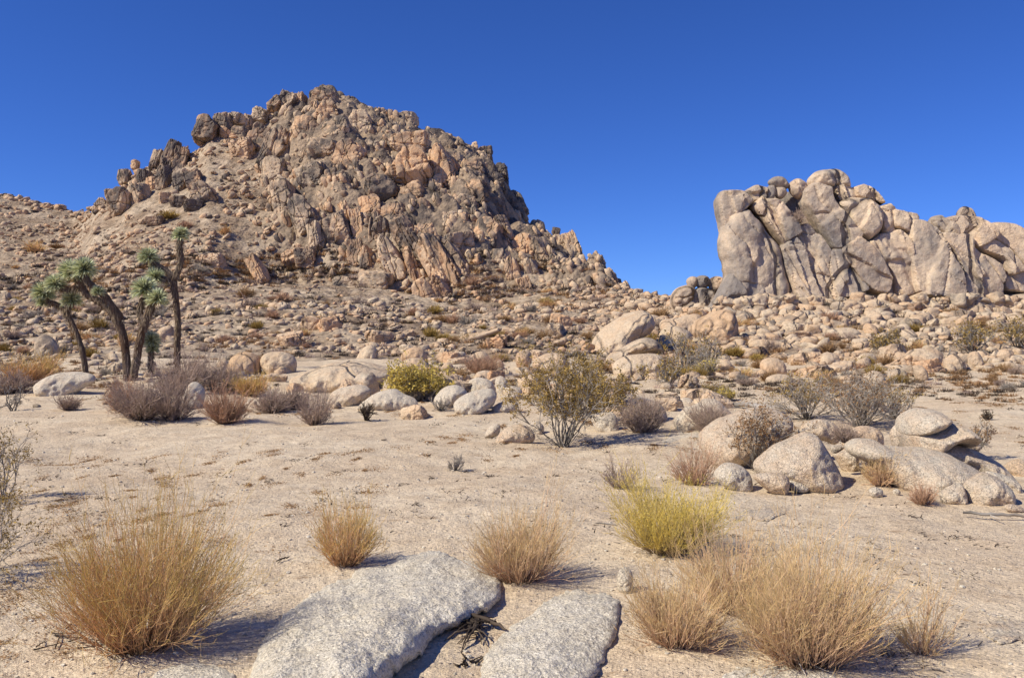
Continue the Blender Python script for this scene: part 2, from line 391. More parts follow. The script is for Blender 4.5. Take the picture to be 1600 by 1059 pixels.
def rock_verts(sub, seed, blocky=0.5, rough=0.06):
    v, f = ICO[sub]; r = np.random.default_rng(seed); ang = blocky > 2
    n = r.normal(size=(9, 3)); n /= np.linalg.norm(n, axis=1, keepdims=True)
    box = np.array([(1, 0, 0), (-1, 0, 0), (0, 1, 0), (0, -1, 0), (0, 0, 1), (0, 0, -1)], float) + r.normal(size=(6, 3)) * 0.16
    box /= np.linalg.norm(box, axis=1, keepdims=True)
    n = n[:5] if ang else n
    n = np.concatenate([box, n]); d = np.concatenate([r.uniform(0.62 if ang else 0.74, 0.92, 6), r.uniform(0.66 if ang else 0.78, 1.0 if ang else 1.12, len(n) - 6)])
    k = 5 + 16 * blocky
    s = (np.maximum(v @ n.T / d, 0) ** k).sum(1) ** (-1 / k)
    s = np.minimum(s, 1.25)
    q = v * s[:, None]
    o = r.uniform(-90, 90, 3)
    q = q * (1 + rough * 1.6 * fbm(q * 1.3 + o, 3, seed % 97) + rough * 0.8 * fbm(q * 4 + o, 3, seed % 89))[:, None]
    if sub >= 4:
        cz = vnoise(q * (2.3, 1.6, 1.0) + o * 1.7, seed % 71); q = q * (1 - 0.13 * np.exp(-(cz / 0.055) ** 2))[:, None]
        cz = vnoise(q * (1.2, 1.6, 2.4) + o * 0.7, seed % 61); q = q * (1 - 0.09 * np.exp(-(cz / 0.05) ** 2))[:, None]
        stp = np.floor((q @ r.normal(size=3)) * 2.2 + 0.5 * fbm(q * 2 + o, 2, 5)); q = q * (1 + 0.05 * (_h(stp.astype(np.int64), stp.astype(np.int64) * 0, stp.astype(np.int64) * 0, seed) - .5) * 2)[:, None]
    # a joint or two cut into the block
    if sub >= 4 and r.random() < 0.65:
        a = r.normal(size=3) * (1, 0.4, 0.5); a /= np.linalg.norm(a); e = np.abs(q @ a - r.uniform(-0.35, 0.35) + 0.06 * fbm(q * 2 + o, 2, 3))
        q = q * (1 - 0.10 * np.exp(-(e / 0.045) ** 2))[:, None]
    return q, f

PROTO = {}
def proto(kind, i):
    if (kind, i) not in PROTO:
        sub, bl, ro = {'block': (5, 1.5, 0.07), 'slab': (5, 1.8, 0.06), 'round': (5, 0.5, 0.08), 'small': (3, 0.6, 0.1)}[kind]
        v, f = rock_verts(sub, 100 + i * 7 + len(kind), bl, ro)
        PROTO[(kind, i)] = make_mesh('boulder', v, f)
        if kind != 'round': PROTO[(kind, i)].set_sharp_from_angle(angle=R(24))
    return PROTO[(kind, i)]

def hill_zone(px, py, name='rocky hill'):
    if px < 150: return 'on the low slope left of the rocky hill'
    if px < 345 and py < 345: return 'in the outcrop on the hill\'s left shoulder'
    if px > 1000: return 'in the rubble below the right hand crag'
    if py < 250: return 'near the summit of the rocky hill'
    if px > 720 and py < 440: return 'on the right flank of the rocky hill'
    if py < 370 and px > 400: return 'in the upper boulder face of the rocky hill'
    if py < 470 and px > 400: return 'in the lower boulder face of the rocky hill'
    if px < 420 and py < 480: return 'on the loose slope left of the cliff'
    return 'in the rubble at the foot of the rocky hill'

HERO = []
COUNTR = {'n': 0}; N_OTHER = 108
def hill_rock(px, py, w, h, tilt=0, tone=0.3, kind=None, hero=True, dark_from=0.6):
    x, y, z, ok = hit(px, py)
    m = y / F; W = w * m; H = h * m
    el = H / max(W, 1e-3)
    if kind is None: kind = 'slab' if el > 1.5 else random.choice(['block', 'block', 'block', 'round'])
    me = proto(kind, random.randrange(12))
    D = (W * H) ** 0.5 * random.uniform(0.8, 1.2)
    o = link('boulder', me, M_HILL, color=(tone + random.uniform(-.08, .08), random.random() * 0.9, 0, 1))
    lean = R(random.uniform(8, 26))
    rot = Matrix.Rotation(R(-tilt), 3, 'Y') @ Matrix.Rotation(-lean, 3, 'X') @ Matrix.Rotation(R(random.uniform(-18, 18)), 3, 'Z')
    o.rotation_euler = rot.to_euler()
    o.scale = (W * 0.56, D * 0.55, H * 0.56)
    o.location = (x, y - D * 0.26, z - 0.03 * H)
    t = 'dark grey' if tone > dark_from else ('greyish tan' if tone > 0.42 else 'warm tan')
    shp = 'tall leaning slab' if el > 1.5 else ('flat lying boulder' if el < 0.75 else 'blocky boulder')
    zn = hill_zone(px, py)
    tag(o, f'{t} {shp} {zn}', 'boulder', 'boulders ' + zn)
    COUNTR['n'] += 1; HERO.append((px, py, w * .5, h * .5, math.cos(R(tilt)), math.sin(R(tilt))))
    return o

Z3 = [(80,230,95,115,0,.8),(150,190,55,80,0,.5),(210,180,60,50,0,.4),(270,200,50,80,-10,.6),(250,330,95,90,0,.3),(340,280,85,130,-25,.6),(370,340,55,170,-20,.6),
(430,310,95,160,-15,.8),(500,260,55,110,-5,.5),(550,240,115,120,0,.7),(640,100,105,80,0,.5),(650,160,100,90,0,.4),(700,250,125,100,10,.5),(800,220,120,125,0,.15),
(620,320,120,90,0,.5),(740,380,115,160,-15,.6),(860,330,60,100,0,.2),(1040,310,150,115,0,.2),(1050,430,165,150,0,.2),(400,420,100,110,15,.35),(590,460,120,130,20,.6),
(450,580,95,180,10,.5),(540,650,95,160,25,.6),(600,740,65,130,10,.25),(690,700,115,130,15,.6),(740,640,45,140,20,.2),(785,680,45,180,15,.2),(850,600,95,115,10,.3),
(880,520,115,120,25,.8),(860,720,45,160,0,.5),(910,720,75,120,5,.6),(980,650,105,120,20,.8),(1040,760,85,230,30,.7),(960,850,80,200,25,.25),(1100,620,95,110,10,.85),
(1130,760,95,170,25,.5),(1170,850,100,230,28,.6),(1045,880,50,160,20,.3),(1180,930,70,120,20,.25),(780,800,60,120,5,.6),(830,830,50,100,5,.4),(540,830,90,80,0,.4),
(720,960,95,75,0,.5),(880,950,135,100,0,.5),(330,900,60,150,30,.15),(480,830,95,60,20,.15),(110,850,95,60,0,.2),(460,110,70,100,-20,.5),(590,80,60,60,0,.7),(630,50,45,50,0,.7),
(740,110,60,60,0,.7),(890,160,60,50,0,.2),(1010,190,90,60,15,.1),(400,110,50,70,-15,.5),(520,110,55,100,0,.5),(330,160,60,60,0,.4)]
Z4 = [(270,270,110,190,12,.2),(400,270,95,90,0,.8),(470,185,50,70,0,.9),(430,370,110,110,0,.7),(500,330,75,100,10,.85),(590,430,110,120,20,.7),(520,440,80,90,10,.75),
(480,540,115,110,0,.25),(560,560,65,170,25,.5),(340,610,120,120,10,.4),(280,690,90,270,32,.6),(345,690,60,190,30,.55),(640,560,75,90,0,.3),(650,640,85,130,15,.15),
(540,680,75,90,0,.3),(600,740,60,130,10,.3),(645,800,50,110,15,.3),(690,740,60,130,20,.45),(740,660,60,150,25,.55),(820,620,65,130,10,.15),(865,610,50,140,20,.3),
(895,690,60,90,30,.75),(790,540,32,38,0,.9),(200,830,85,110,25,.3),(260,800,70,120,30,.3),(230,340,60,90,0,.3),(300,500,70,70,0,.3),(140,380,110,90,10,.3),
(330,240,80,90,0,.75),(350,170,60,70,0,.6),(270,130,70,70,0,.35),(540,270,50,60,0,.8),(555,330,35,80,0,.8),(380,420,80,80,15,.6),(700,530,60,60,0,.4)]
Z1 = [(1060,500,85,250,-10,.9),(1125,500,65,230,-4,.95),(1140,610,75,160,5,.9),(970,490,62,130,-10,.9),(1030,610,75,170,-6,.8),(1210,610,100,150,25,.6),(1255,690,130,120,20,.5),
(890,600,75,110,0,.6),(780,590,65,100,0,.5),(770,760,135,130,0,.6),(870,700,100,150,15,.5),(1190,760,100,75,0,.9),(1100,740,80,90,0,.8),(1390,270,75,120,0,.6),
(1500,430,115,110,0,.3),(835,510,35,60,0,.5),(940,640,60,110,0,.2),(690,690,60,70,0,.4),(630,740,60,50,0,.6),(960,850,95,60,0,.5),
(1480,320,90,70,0,.7),(1020,720,60,90,0,.3)]
for (a, b_, w, h, t, tn) in Z3: hill_rock(300 + a / 3.025, 130 + b_ / 3.025, w / 3.025 * 1.22, h / 3.025 * 1.22, t, tn)
for (a, b_, w, h, t, tn) in Z4: hill_rock(600 + a / 2.943, 180 + b_ / 2.943, w / 2.943 * 1.22, h / 2.943 * 1.22, t, tn)
for (a, b_, w, h, t, tn) in Z1: hill_rock(a / 3.92, 130 + b_ / 3.92, w / 3.92 * 1.18, h / 3.92 * 1.18, t, tn)

def sil(px): return float(np.interp(px, SIL[:, 0], SIL[:, 1]))
# further single boulders spread over hill and rubble
def random_hill_rocks(n):
    k = 0
    while k < n:
        px = random.uniform(-60, 1000); top = sil(px)
        py = random.uniform(top + 2, 585) if random.random() < 0.85 else top + random.uniform(-4, 8)
        cl = 420 < px < 930 and py < 470
        if not cl and random.random() < .45: continue
        if cl: w = random.uniform(17, 32); h = w * random.uniform(0.9, 2.8); t = random.gauss(22, 10) if py > 280 else random.gauss(0, 18); tn = random.choice([.15, .25, .35, .5, .7])
        else:
            if random.random() < 0.35 and px < 400 and py < 400: continue
            w = random.uniform(15, 30); h = w * random.uniform(0.5, 0.95); t = random.gauss(0, 18); tn = random.choice([.05, .15, .25, .35, .55])
        hill_rock(px, py, w, h, t, tn); k += 1
random_hill_rocks(300 - COUNTR['n'] - N_OTHER - 76)

def scatter_rocks(name, label, n, sampler, mat, seed, subs=2, flat=(0.5, 0.95)):
    """a mass of small stones nobody could count, in one mesh"""
    r = np.random.default_rng(seed)
    ps = [rock_verts(subs, 900 + i, 2.5, 0.10) for i in range(14)]
    V = []; Fc = []; T = []; H = []; off = 0
    for i in range(n):
        s = sampler(r)
        if s is None: continue
        x, y, z, W, Hh, tilt, tone = s
        v, f = ps[r.integers(14)]
        D = W * r.uniform(0.7, 1.2)
        rib = tone < 0; tone = abs(tone)
        a = r.normal() * 0.3 if rib else r.uniform(0, 6.28); ca, sa = math.cos(a), math.sin(a)
        q = v @ np.array([[ca, -sa, 0], [sa, ca, 0], [0, 0, 1]]).T
        b_ = r.normal() * (0.12 if rib else 0.35) + (0.3 if rib else 0); cb, sb = math.cos(b_), math.sin(b_)
        q = q @ np.array([[1, 0, 0], [0, cb, -sb], [0, sb, cb]]).T
        q = q * (W * 0.5, D * 0.5, Hh * 0.5)
        ct, stt = math.cos(-tilt), math.sin(-tilt)
        q = q @ np.array([[ct, 0, stt], [0, 1, 0], [-stt, 0, ct]]).T
        q = q + (x, y, z)
        V.append(q); Fc.append(f + off); off += len(v)
        T.append(np.full(len(v), tone)); H.append(np.full(len(v), r.random() * 0.8))
    me = make_mesh(name, np.concatenate(V), np.concatenate(Fc), {'tone': np.concatenate(T), 'hue': np.concatenate(H)}, smooth=False)
    return tag(link(name, me, mat), label, 'rubble', kind='stuff')

HA = np.array(HERO)
def hill_sampler(r):
    px = r.uniform(-260, 1130); top = sil(px)
    py = r.uniform(top - 1, 560) if r.random() < 0.93 else top + r.uniform(-2, 6)
    x, y, z, ok = hit(px, py)
    cl = float(cliffness(np.array([x]), np.array([y]))[0]); m = y / F
    dx_, dy_ = px - HA[:, 0], py - HA[:, 1]; u_ = (dx_ * HA[:, 4] + dy_ * HA[:, 5]) / HA[:, 2]; v_ = (-dx_ * HA[:, 5] + dy_ * HA[:, 4]) / HA[:, 3]
    if (u_ * u_ + v_ * v_ < 0.80).any(): return None
    if r.random() < cl:
        W = m * (3.0 + 11 * r.random() ** 2.2); H = W * r.uniform(0.7, 2.2); t = R(r.normal(20, 12)) if py > 270 else R(r.normal(0, 20)); tn = r.choice([.1, .2, .3, .5, .75]); al = -1.0
        if py > 250: H = W * r.uniform(0.9, 2.4); t = R(r.normal(25, 9))
    else:
        al = 1.0
        if fbm(np.array([[x / 7, y / 9, 1.7]]), 2, 77)[0] < -0.14 and r.random() < .75: return None
        W = m * (2.5 + 14 * r.random() ** 2.4); H = W * r.uniform(0.35, 0.9); t = R(r.normal(5, 20)); tn = r.choice([.0, .1, .2, .35, .6])
    zz = float(fast_h(x, y)[0])
    return x, y, max(z, zz) - 0.05 * H if not ok else zz + 0.12 * H, W, H, t, tn * al - (0.001 if al < 0 else 0)
scatter_rocks('hillside_rubble', 'countless small tan and grey stones covering the rocky hill', 15000, hill_sampler, M_HILL, 3)

def foot_sampler(r):
    px = r.uniform(-200, 1900); py = r.uniform(478, 640) if px < 1050 else r.uniform(470, 600)
    dens = float(fbm(np.array([[px / 110, py / 28, 0.5]]), 3, 9)[0])
    if dens < -0.10 and py > 500: return None
    if r.random() > sstep(628, 556, py) + 0.06: return None
    if 440 < px < 640 and 552 < py < 612: return None
    if px > 1350 and py > 585: return None
    x, y, z, ok = hit(px, py); m = y / F
    W = m * (2.2 + (20 if px < 900 else 30) * r.random() ** 2.7); H = W * r.uniform(0.35, 0.85)
    zz = float(fast_h(x, y)[0])
    return x, y, zz + 0.12 * H, W, H, R(r.normal(0, 14)), r.choice([.0, .05, .2, .35, .6])
scatter_rocks('foot_rubble', 'pale broken stones strewn along the foot of the hill and crag', 9000, foot_sampler, M_FAR, 5, 2)

def crag_sampler(r):
    px = r.uniform(1120, 1750); py = 462 + abs(r.normal(0, 38)) + 6
    if py > 570: return None
    x, y, z, ok = hit(px, py); y = min(y, 59); x = (px - CX) / F * y; m = y / F
    W = m * (4 + 30 * r.random() ** 2.3); H = W * r.uniform(0.4, 1.0)
    zz = float(fast_h(x, y)[0])
    return x, y, max(zz, zpy(py, y)) + 0.05 * H, W, H, R(r.normal(0, 16)), r.choice([.0, .1, .3, .5, .7])

def foot_boulders(n, band=False):
    k = 0
    while k < n:
        px = random.uniform(430, 1130) if random.random() < .6 else random.uniform(1130, 1620)
        py = random.uniform(500, 608) if px < 1130 else random.uniform(492, 596)
        if band: px = random.uniform(500, 1160); py = random.uniform(602, 650)
        x, y, z, ok = hit(px, py); m = y / F; w = random.uniform(22, 52) * (0.7 + 0.3 * (py - 490) / 110); h = w * random.uniform(.35, .75)
        W, H = w * m, h * m; D = W * random.uniform(.7, 1.1)
        tone = random.choice([.0, .05, .15, .4]) * (not band); hue = random.choice([.1, .4, .9]) * (.3 if band else 1)
        o = link('boulder', proto(random.choice(['block', 'round', 'block']), random.randrange(12)), M_FAR, color=(tone, hue, 0, 1))
        o.rotation_euler = (R(random.gauss(0, 8)), R(random.gauss(0, 12)), R(random.uniform(-40, 40))); o.scale = (W * .6, D * .6, H * .8)
        o.location = (x, y, ground_z(x, y) + H * 0.12)
        t = 'grey' if tone > .3 else ('orange tan' if hue > .6 else 'pale')
        wh = 'below the crag' if px > 1130 else ('in the gully between hill and crag' if px > 820 else 'at the foot of the hill')
        if band: wh = 'in the pale rock band behind the open sand'
        tag(o, f'half buried {t} boulder lying {wh}', 'boulder', 'half buried boulders ' + wh); k += 1
def ground_z(x, y): return float(fast_h(x, y)[0])
foot_boulders(52); foot_boulders(24, True)

# ---- a rock grown from its outline: rounded front and back, real depth
def chaikin(p, n=2):
    p = np.asarray(p, float); k = 0.12 if n == 1 else 0.22
    for _ in range(n):
        q = np.roll(p, -1, 0); p = np.stack([(1 - k) * p + k * q, k * p + (1 - k) * q], 1).reshape(-1, 2)
    return p
def resample(p, s):
    q = np.vstack([p, p[:1]]); d = np.r_[0, np.cumsum(np.linalg.norm(np.diff(q, axis=0), axis=1))]
    n = max(10, int(d[-1] / s)); t = np.linspace(0, d[-1], n, endpoint=False)
    return np.stack([np.interp(t, d, q[:, 0]), np.interp(t, d, q[:, 1])], 1)
def inside(pt, poly):
    x, y = pt[:, 0], pt[:, 1]; r = np.zeros(len(pt), bool); q = np.roll(poly, 1, 0)
    for (x1, y1), (x2, y2) in zip(poly, q):
        c = ((y1 > y) != (y2 > y)); 
        with np.errstate(divide='ignore', invalid='ignore'): r ^= c & (x < (x2 - x1) * (y - y1) / (y2 - y1 + 1e-12) + x1)
    return r
def segdist(pt, poly):
    d = np.full(len(pt), 1e9); q = np.roll(poly, -1, 0)
    for a, b in zip(poly, q):
        ab = b - a; t = np.clip(((pt - a) @ ab) / (ab @ ab + 1e-12), 0, 1)
        d = np.minimum(d, np.linalg.norm(pt - (a + t[:, None] * ab), axis=1))
    return d
def fill_poly(poly, s):
    lo, hi = poly.min(0), poly.max(0)
    gx, gy = np.meshgrid(np.arange(lo[0], hi[0], s), np.arange(lo[1], hi[1], s * 0.87)); gx = gx + (np.arange(len(gx)) % 2)[:, None] * s / 2
    g = np.stack([gx.ravel(), gy.ravel()], 1) + RNG.normal(size=(gx.size, 2)) * s * 0.08
    g = g[inside(g, poly)]; dd = segdist(g, poly); g = g[dd > 0.75 * s]
    nx = np.roll(poly, -1, 0) - np.roll(poly, 1, 0); nx /= np.linalg.norm(nx, axis=1, keepdims=True) + 1e-9; nn = np.stack([-nx[:, 1], nx[:, 0]], 1)
    if not inside(poly[:1] + nn[:1] * s * 0.2, poly)[0]: nn = -nn
    rings = []
    for k in (0.12, 0.4):
        rr = poly + nn * s * k; ok = inside(rr, poly); rr = rr[ok]; ok = segdist(rr, poly) > s * k * 0.8; rings.append(rr[ok])
    pts = np.vstack([poly] + rings + [g]); n = len(poly)
    res = delaunay_2d_cdt([Vector(p) for p in pts], [(i, (i + 1) % n) for i in range(n)], [], 1, 1e-5)
    v2 = np.array([p[:] for p in res[0]]); f = res[2]
    d = segdist(v2, poly); d[d < 1e-4] = 0
    return v2, f, d

def outline_rock(name, poly, Y, T, Rr, mat, lean=0.3, rough=0.06, s=None, tone=0.2, hue=0.4, seed=0, parent=None, sink=0.0, smooth=2, edge=0.012, grooves=0, joints=0, facets=0.5, plane=0):
    """poly in photo pixels, Y distance of its mid plane, T half thickness (m), Rr rounding radius (m)"""
    m = Y / F; p = np.asarray(poly, float).copy()
    base = p[:, 1].max(); hgt = base - p[:, 1].min()
    if sink: p[:, 1] += np.where(p[:, 1] > base - 0.3 * hgt, sink, 0)
    p = chaikin(p, smooth)
    s = s or max(2.2, math.sqrt(np.ptp(p[:, 0]) * np.ptp(p[:, 1])) / 34)
    p = resample(p, s)
    o3 = np.c_[p / 22.0, np.full(len(p), seed * 3.1)]
    p = p + np.c_[fbm(o3, 3, seed), fbm(o3, 3, seed + 5)] * edge * math.sqrt(np.ptp(p[:, 0]) * np.ptp(p[:, 1])) * 1.6
    v2, f, d = fill_poly(p, s)
    X = (v2[:, 0] - CX) * m; Z = EYE + (HY - v2[:, 1]) * m
    dm = d * m; rr = max(min(Rr, dm.max() * 1.05), 1e-3)
    g = np.sqrt(np.maximum(1 - (1 - np.minimum(dm / rr, 1)) ** 2, 0))
    g = g * (1 + 0.10 * dm / max(dm.max(), 1e-6))
    zb = Z.min()
    q = np.c_[X, Z, np.zeros_like(X)]
    sc = 1.2 / max(rr, T, 0.05)
    Tn = T * (1 + 0.8 * rough * 4 * fbm(q * sc * 0.8 + seed * 7.7, 3, seed + 1) + rough * 2.2 * fbm(q * sc * 3 + seed, 3, seed + 2))
    if grooves:
        w = q.copy(); w[:, 0] = X * math.cos(R(22)) + Z * math.sin(R(22)); gv = np.abs(vnoise(np.c_[w[:, 0] * grooves, Z * 0.12 * grooves, X * 0 + seed], seed)) 
        Tn = Tn - T * 0.16 * np.exp(-(gv / 0.07) ** 2)
    if plane:
        rf = np.random.default_rng(seed * 17 + 5); a0, a1 = rf.normal(0.06, .12) * plane, rf.normal(0, .07) * plane
        Tn = Tn + (X - X.mean()) * a0 + (Z - Z.mean()) * a1
        # one broken step across the face
        e_ = (X - X.mean()) * rf.normal() + (Z - Z.mean()) * 0.35 * rf.normal() + 0.35 * fbm(q * 0.8 + seed, 3, seed)
        Tn = Tn + 0.13 * np.tanh(e_ / 0.05) + 0.09 * fbm(q * 1.4 + seed, 5, seed + 8, 0.6)
        Tn = np.maximum(Tn, 0.3 * T)
    if facets:
        rf = np.random.default_rng(seed * 13 + 1); wx, wz = np.ptp(X), np.ptp(Z); fm = np.full(len(X), 9.0)
        nf = 5 if not joints else int(np.clip(wx * wz / 9, 4, 9))
        for _k in range(nf):
            c0, c1 = X.min() + wx * rf.random(), Z.min() + wz * rf.random(); s0, s1 = rf.normal(0, .30), rf.normal(-0.08, .22)
            fm = np.minimum(fm, 0.22 * max(T, .05) + (X - c0) * s0 * facets + (Z - c1) * s1 * facets)
        if joints:
            cz = vnoise(np.c_[(X * .93 + Z * .37) * 0.75, (Z * .93 - X * .37) * 0.26, np.full(len(X), seed * 3.3)], seed + 3)
            Tn = Tn - 0.30 * min(1, T) * np.exp(-(cz / 0.035) ** 2)
            cz = vnoise(np.c_[X * 0.45, Z * 0.6, np.full(len(X), seed * 5.3)], seed + 4)
            Tn = Tn - 0.22 * min(1, T) * np.exp(-(cz / 0.03) ** 2)
        Tn = np.maximum(Tn + np.clip(fm, -0.6 * T, 0.4 * T), 0.2 * T)
    if joints:
        ca, sa = math.cos(R(22)), math.sin(R(22)); a_ = (X * ca + (Z - zb) * sa); b_ = (-X * sa + (Z - zb) * ca)
        wob = fbm(q * 0.5 + seed, 2, seed) * 0.8
        w1, w2, wi = worley(np.c_[(a_ + wob) / joints, (b_ + wob) / (joints * 1.9), np.full(len(X), seed * 1.7)], seed)
        Tn = Tn + ((wi - 0.5) * 0.20 - 0.10 * np.exp(-((w2 - w1) / 0.04) ** 2)) * min(1, T)
    yf = Y - Tn * g + lean * (Z - zb); yb = Y + T * g * 0.9 + lean * (Z - zb)
    n = len(X); bnd = d <= 0
    idb = np.arange(n); idb[~bnd] = n + np.arange((~bnd).sum())
    V = np.vstack([np.c_[X, yf, Z], np.c_[X, yb, Z][~bnd]])
    F2 = [list(q_) for q_ in f] + [[int(idb[k]) for k in reversed(q_)] for q_ in f]
    # orientation: front must face the camera
    ar = sum(float((V[q_[1], 0] - V[q_[0], 0]) * (V[q_[2], 2] - V[q_[0], 2]) - (V[q_[1], 2] - V[q_[0], 2]) * (V[q_[2], 0] - V[q_[0], 0])) for q_ in F2[:len(f)])
    if ar < 0: F2 = [q_[::-1] for q_ in F2]
    org = np.array([X.mean(), Y, zb])
    if parent is not None: org0 = np.array(parent.location[:])
    else: org0 = org
    me = make_mesh(name, V - org0, F2)
    if plane: me.set_sharp_from_angle(angle=R(27))
    o = link(name, me, mat, parent, color=(tone, hue, 0, 1))
    if parent is None: o.location = org0
    return o

def grow_poly(p, k):
    p = np.asarray(p, float); n = np.roll(p, -1, 0) - np.roll(p, 1, 0); n /= np.linalg.norm(n, axis=1, keepdims=True) + 1e-9
    a = np.sum(p[:, 0] * np.roll(p[:, 1], -1) - np.roll(p[:, 0], -1) * p[:, 1])
    return p + np.stack([n[:, 1], -n[:, 0]], 1) * (k if a > 0 else -k)
# ---- the right-hand crag
def z6(pts): return [(1000 + a / 2.6667, 240 + b / 2.6667) for a, b in pts]
CY = 61.0
crag = bpy.data.objects.new('rock_formation', None); COL.objects.link(crag); crag.location = ((1370 - CX) / F * CY, CY, 4.0)
tag(crag, 'large grey and tan cliff of tilted granite slabs on the right skyline', 'rock formation')
K = [  # polygon, dY, T, R, lean, tone, hue
 ([(332,190),(350,155),(430,155),(470,200),(430,235),(390,262),(365,310),(352,390),(343,300)], .2, 2.0, .7, .05, .35, .3),
 ([(350,380),(365,300),(390,252),(430,228),(478,222),(512,268),(560,338),(598,390),(608,480),(628,560),(610,630),(520,700),(430,700),(395,640),(372,500)], -.5, 2.2, 1.3, .12, .42, .1),
 ([(290,650),(345,565),(380,495),(440,560),(430,690),(320,680)], -.8, 1.8, 1.2, .3, .75, .2),
 ([(440,160),(480,138),(522,150),(515,190),(470,205)], .6, 1.4, .5, .0, .3, .6),
 ([(470,222),(520,168),(562,240),(603,350),(598,392),(560,340),(510,270)], .1, 1.7, .4, .1, .1, .6),
 ([(528,185),(580,195),(640,285),(658,335),(600,378),(565,260)], .0, 1.9, .5, .12, .3, .5),
 ([(595,392),(657,338),(692,400),(702,500),(745,610),(700,640),(640,600),(610,480)], -.3, 2.0, .6, .15, .55, .3),
 ([(655,312),(710,285),(762,360),(792,410),(772,470),(794,560),(785,620),(742,610),(702,500),(690,400)], .1, 1.8, .35, .12, .35, .4),
 ([(688,150),(740,122),(802,138),(806,200),(862,280),(912,345),(840,402),(792,404),(742,310),(688,205)], .0, 2.2, .8, .12, .72, .3),
 ([(804,142),(850,133),(888,160),(884,188),(840,195),(810,212)], .4, 1.6, .5, .0, .55, .3),
 ([(884,150),(930,136),(962,160),(1002,218),(960,205),(890,184)], .2, 1.8, .5, .0, .2, .6),
 ([(826,205),(880,184),(950,188),(990,220),(1003,270),(986,328),(940,364),(905,348),(862,280)], -.5, 2.2, .9, .05, .5, .2),
 ([(838,402),(912,346),(962,390),(1012,470),(1030,540),(1012,582),(958,578),(900,522),(850,452)], -.5, 2.2, .6, .1, .42, .8),
 ([(788,404),(842,402),(852,452),(938,572),(890,590),(850,600),(798,612),(780,500)], -.1, 2.0, .5, .15, .62, .1),
 ([(986,228),(1040,213),(1057,240),(1034,330),(1110,362),(1000,345)], .2, 1.9, .5, .1, .35, .5),
 ([(944,372),(1002,338),(1092,320),(1127,370),(1127,450),(1122,590),(1060,600),(1032,490)], .0, 2.1, .6, .12, .5, .5),
 ([(1040,238),(1152,258),(1134,352),(1095,330),(1036,306)], .0, 1.9, .6, .15, .45, .4),
 ([(1148,266),(1200,276),(1247,308),(1272,380),(1312,480),(1320,560),(1312,604),(1180,600),(1128,575),(1125,420),(1134,350)], -.6, 2.3, .8, .1, .42, .3),
 ([(1215,292),(1240,260),(1292,300),(1312,345),(1262,345)], .5, 1.6, .6, .0, .2, .4),
 ([(1276,272),(1330,260),(1402,273),(1462,320),(1452,355),(1380,400),(1310,335)], .0, 2.0, .7, .1, .15, .7),
 ([(1260,330),(1380,338),(1392,400),(1450,430),(1497,470),(1500,520),(1482,560),(1482,606),(1380,618),(1318,585),(1330,500),(1302,420),(1268,372)], -.4, 2.2, .8, .15, .3, .6),
 ([(1380,342),(1450,348),(1522,400),(1582,495),(1500,512),(1492,440),(1398,402)], .2, 2.0, .6, .15, .3, .6),
 ([(1458,312),(1500,286),(1560,294),(1602,320),(1720,340),(1740,480),(1592,500),(1532,400),(1462,345)], .0, 2.4, .9, .1, .4, .5),
 ([(1498,505),(1592,495),(1740,480),(1740,580),(1610,582),(1494,568)], .1, 2.0, .6, .1, .35, .4),
 ([(1740,345),(1840,330),(1930,400),(1950,580),(1740,590),(1725,440)], .3, 2.4, 1.0, .1, .4, .4),
 ([(640,575),(700,600),(790,600),(860,590),(960,575),(1060,590),(1180,598),(1320,600),(1500,600),(1700,590),(1750,660),(1400,640),(1000,625),(700,690)], .8, 2.0, 1.0, .2, .3, .5),
]
CLEAN = 0.27
def crag_off(pts): return CLEAN * (HY - 40 - max(b for a, b in pts)) / F * CY
for i, (pl, dy, T, rr, ln, tn, hu) in enumerate(K):
    outline_rock('slab', grow_poly(z6(pl), 3.0), CY + dy * .5 + crag_off(z6(pl)), T * .62, rr * (.6 if i in (1, 11) else .24), M_CRAG, CLEAN, 0.02, s=2.4, facets=0, plane=.6, joints=(3.6 if i in (1, 8, 18, 20) else 2.4), tone=tn * .8, hue=hu * .6, seed=i + 3, parent=crag, smooth=1, edge=0.012, grooves=0.9 if i in (4, 5, 6, 7, 15, 16, 17, 20, 21) else 0)
core = z6([(352,200),(440,170),(560,150),(700,130),(860,120),(960,175),(1040,235),(1160,268),(1260,300),(1400,290),(1560,310),(1800,340),(1900,420),(1900,640),(1300,640),(900,640),(600,680),(340,680),(365,480),(362,300)])
outline_rock('core', core, CY + 1.5 + crag_off(core), 1.5, 0.8, M_CRAG, CLEAN, 0.1, s=7, tone=.75, hue=.3, seed=77, parent=crag)

def rk(poly, name, label, mat, T=None, Rr=None, lean=0.35, tone=0.2, hue=0.4, seed=1, Y=None, cat='boulder', group=None, sink=None, dY=0.0, rough=0.06, grooves=0, joints=0):
    p = np.asarray(poly, float); w = np.ptp(p[:, 0]); h = np.ptp(p[:, 1]); py = p[:, 1].max(); cxp = p[:, 0].mean()
    yh = hit(cxp, py)[1]; extra = 0
    if Y is None: Y = yh
    elif cat == 'boulder' and mat is not M_CRAG:
        Y = min(Y, yh * 1.03)
        if .88 * yh < Y < yh: extra = max(0.0, HY + (EYE - float(base_height(np.array([0.0 + (cxp - CX) / F * Y]), np.array([Y]))[0])) / Y * F - py)
    m = Y / F; T = T or 0.42 * min(w, h * 1.4) * m; Rr = Rr or 0.6 * min(w, h) * m
    o = outline_rock(name, p, Y + 0.45 * T + dY, T, Rr, mat, lean, rough, tone=tone, hue=hue, seed=seed, sink=(0.16 * h + 2 + extra) if sink is None else sink, grooves=grooves, joints=joints)
    tag(o, label, cat, group); return o

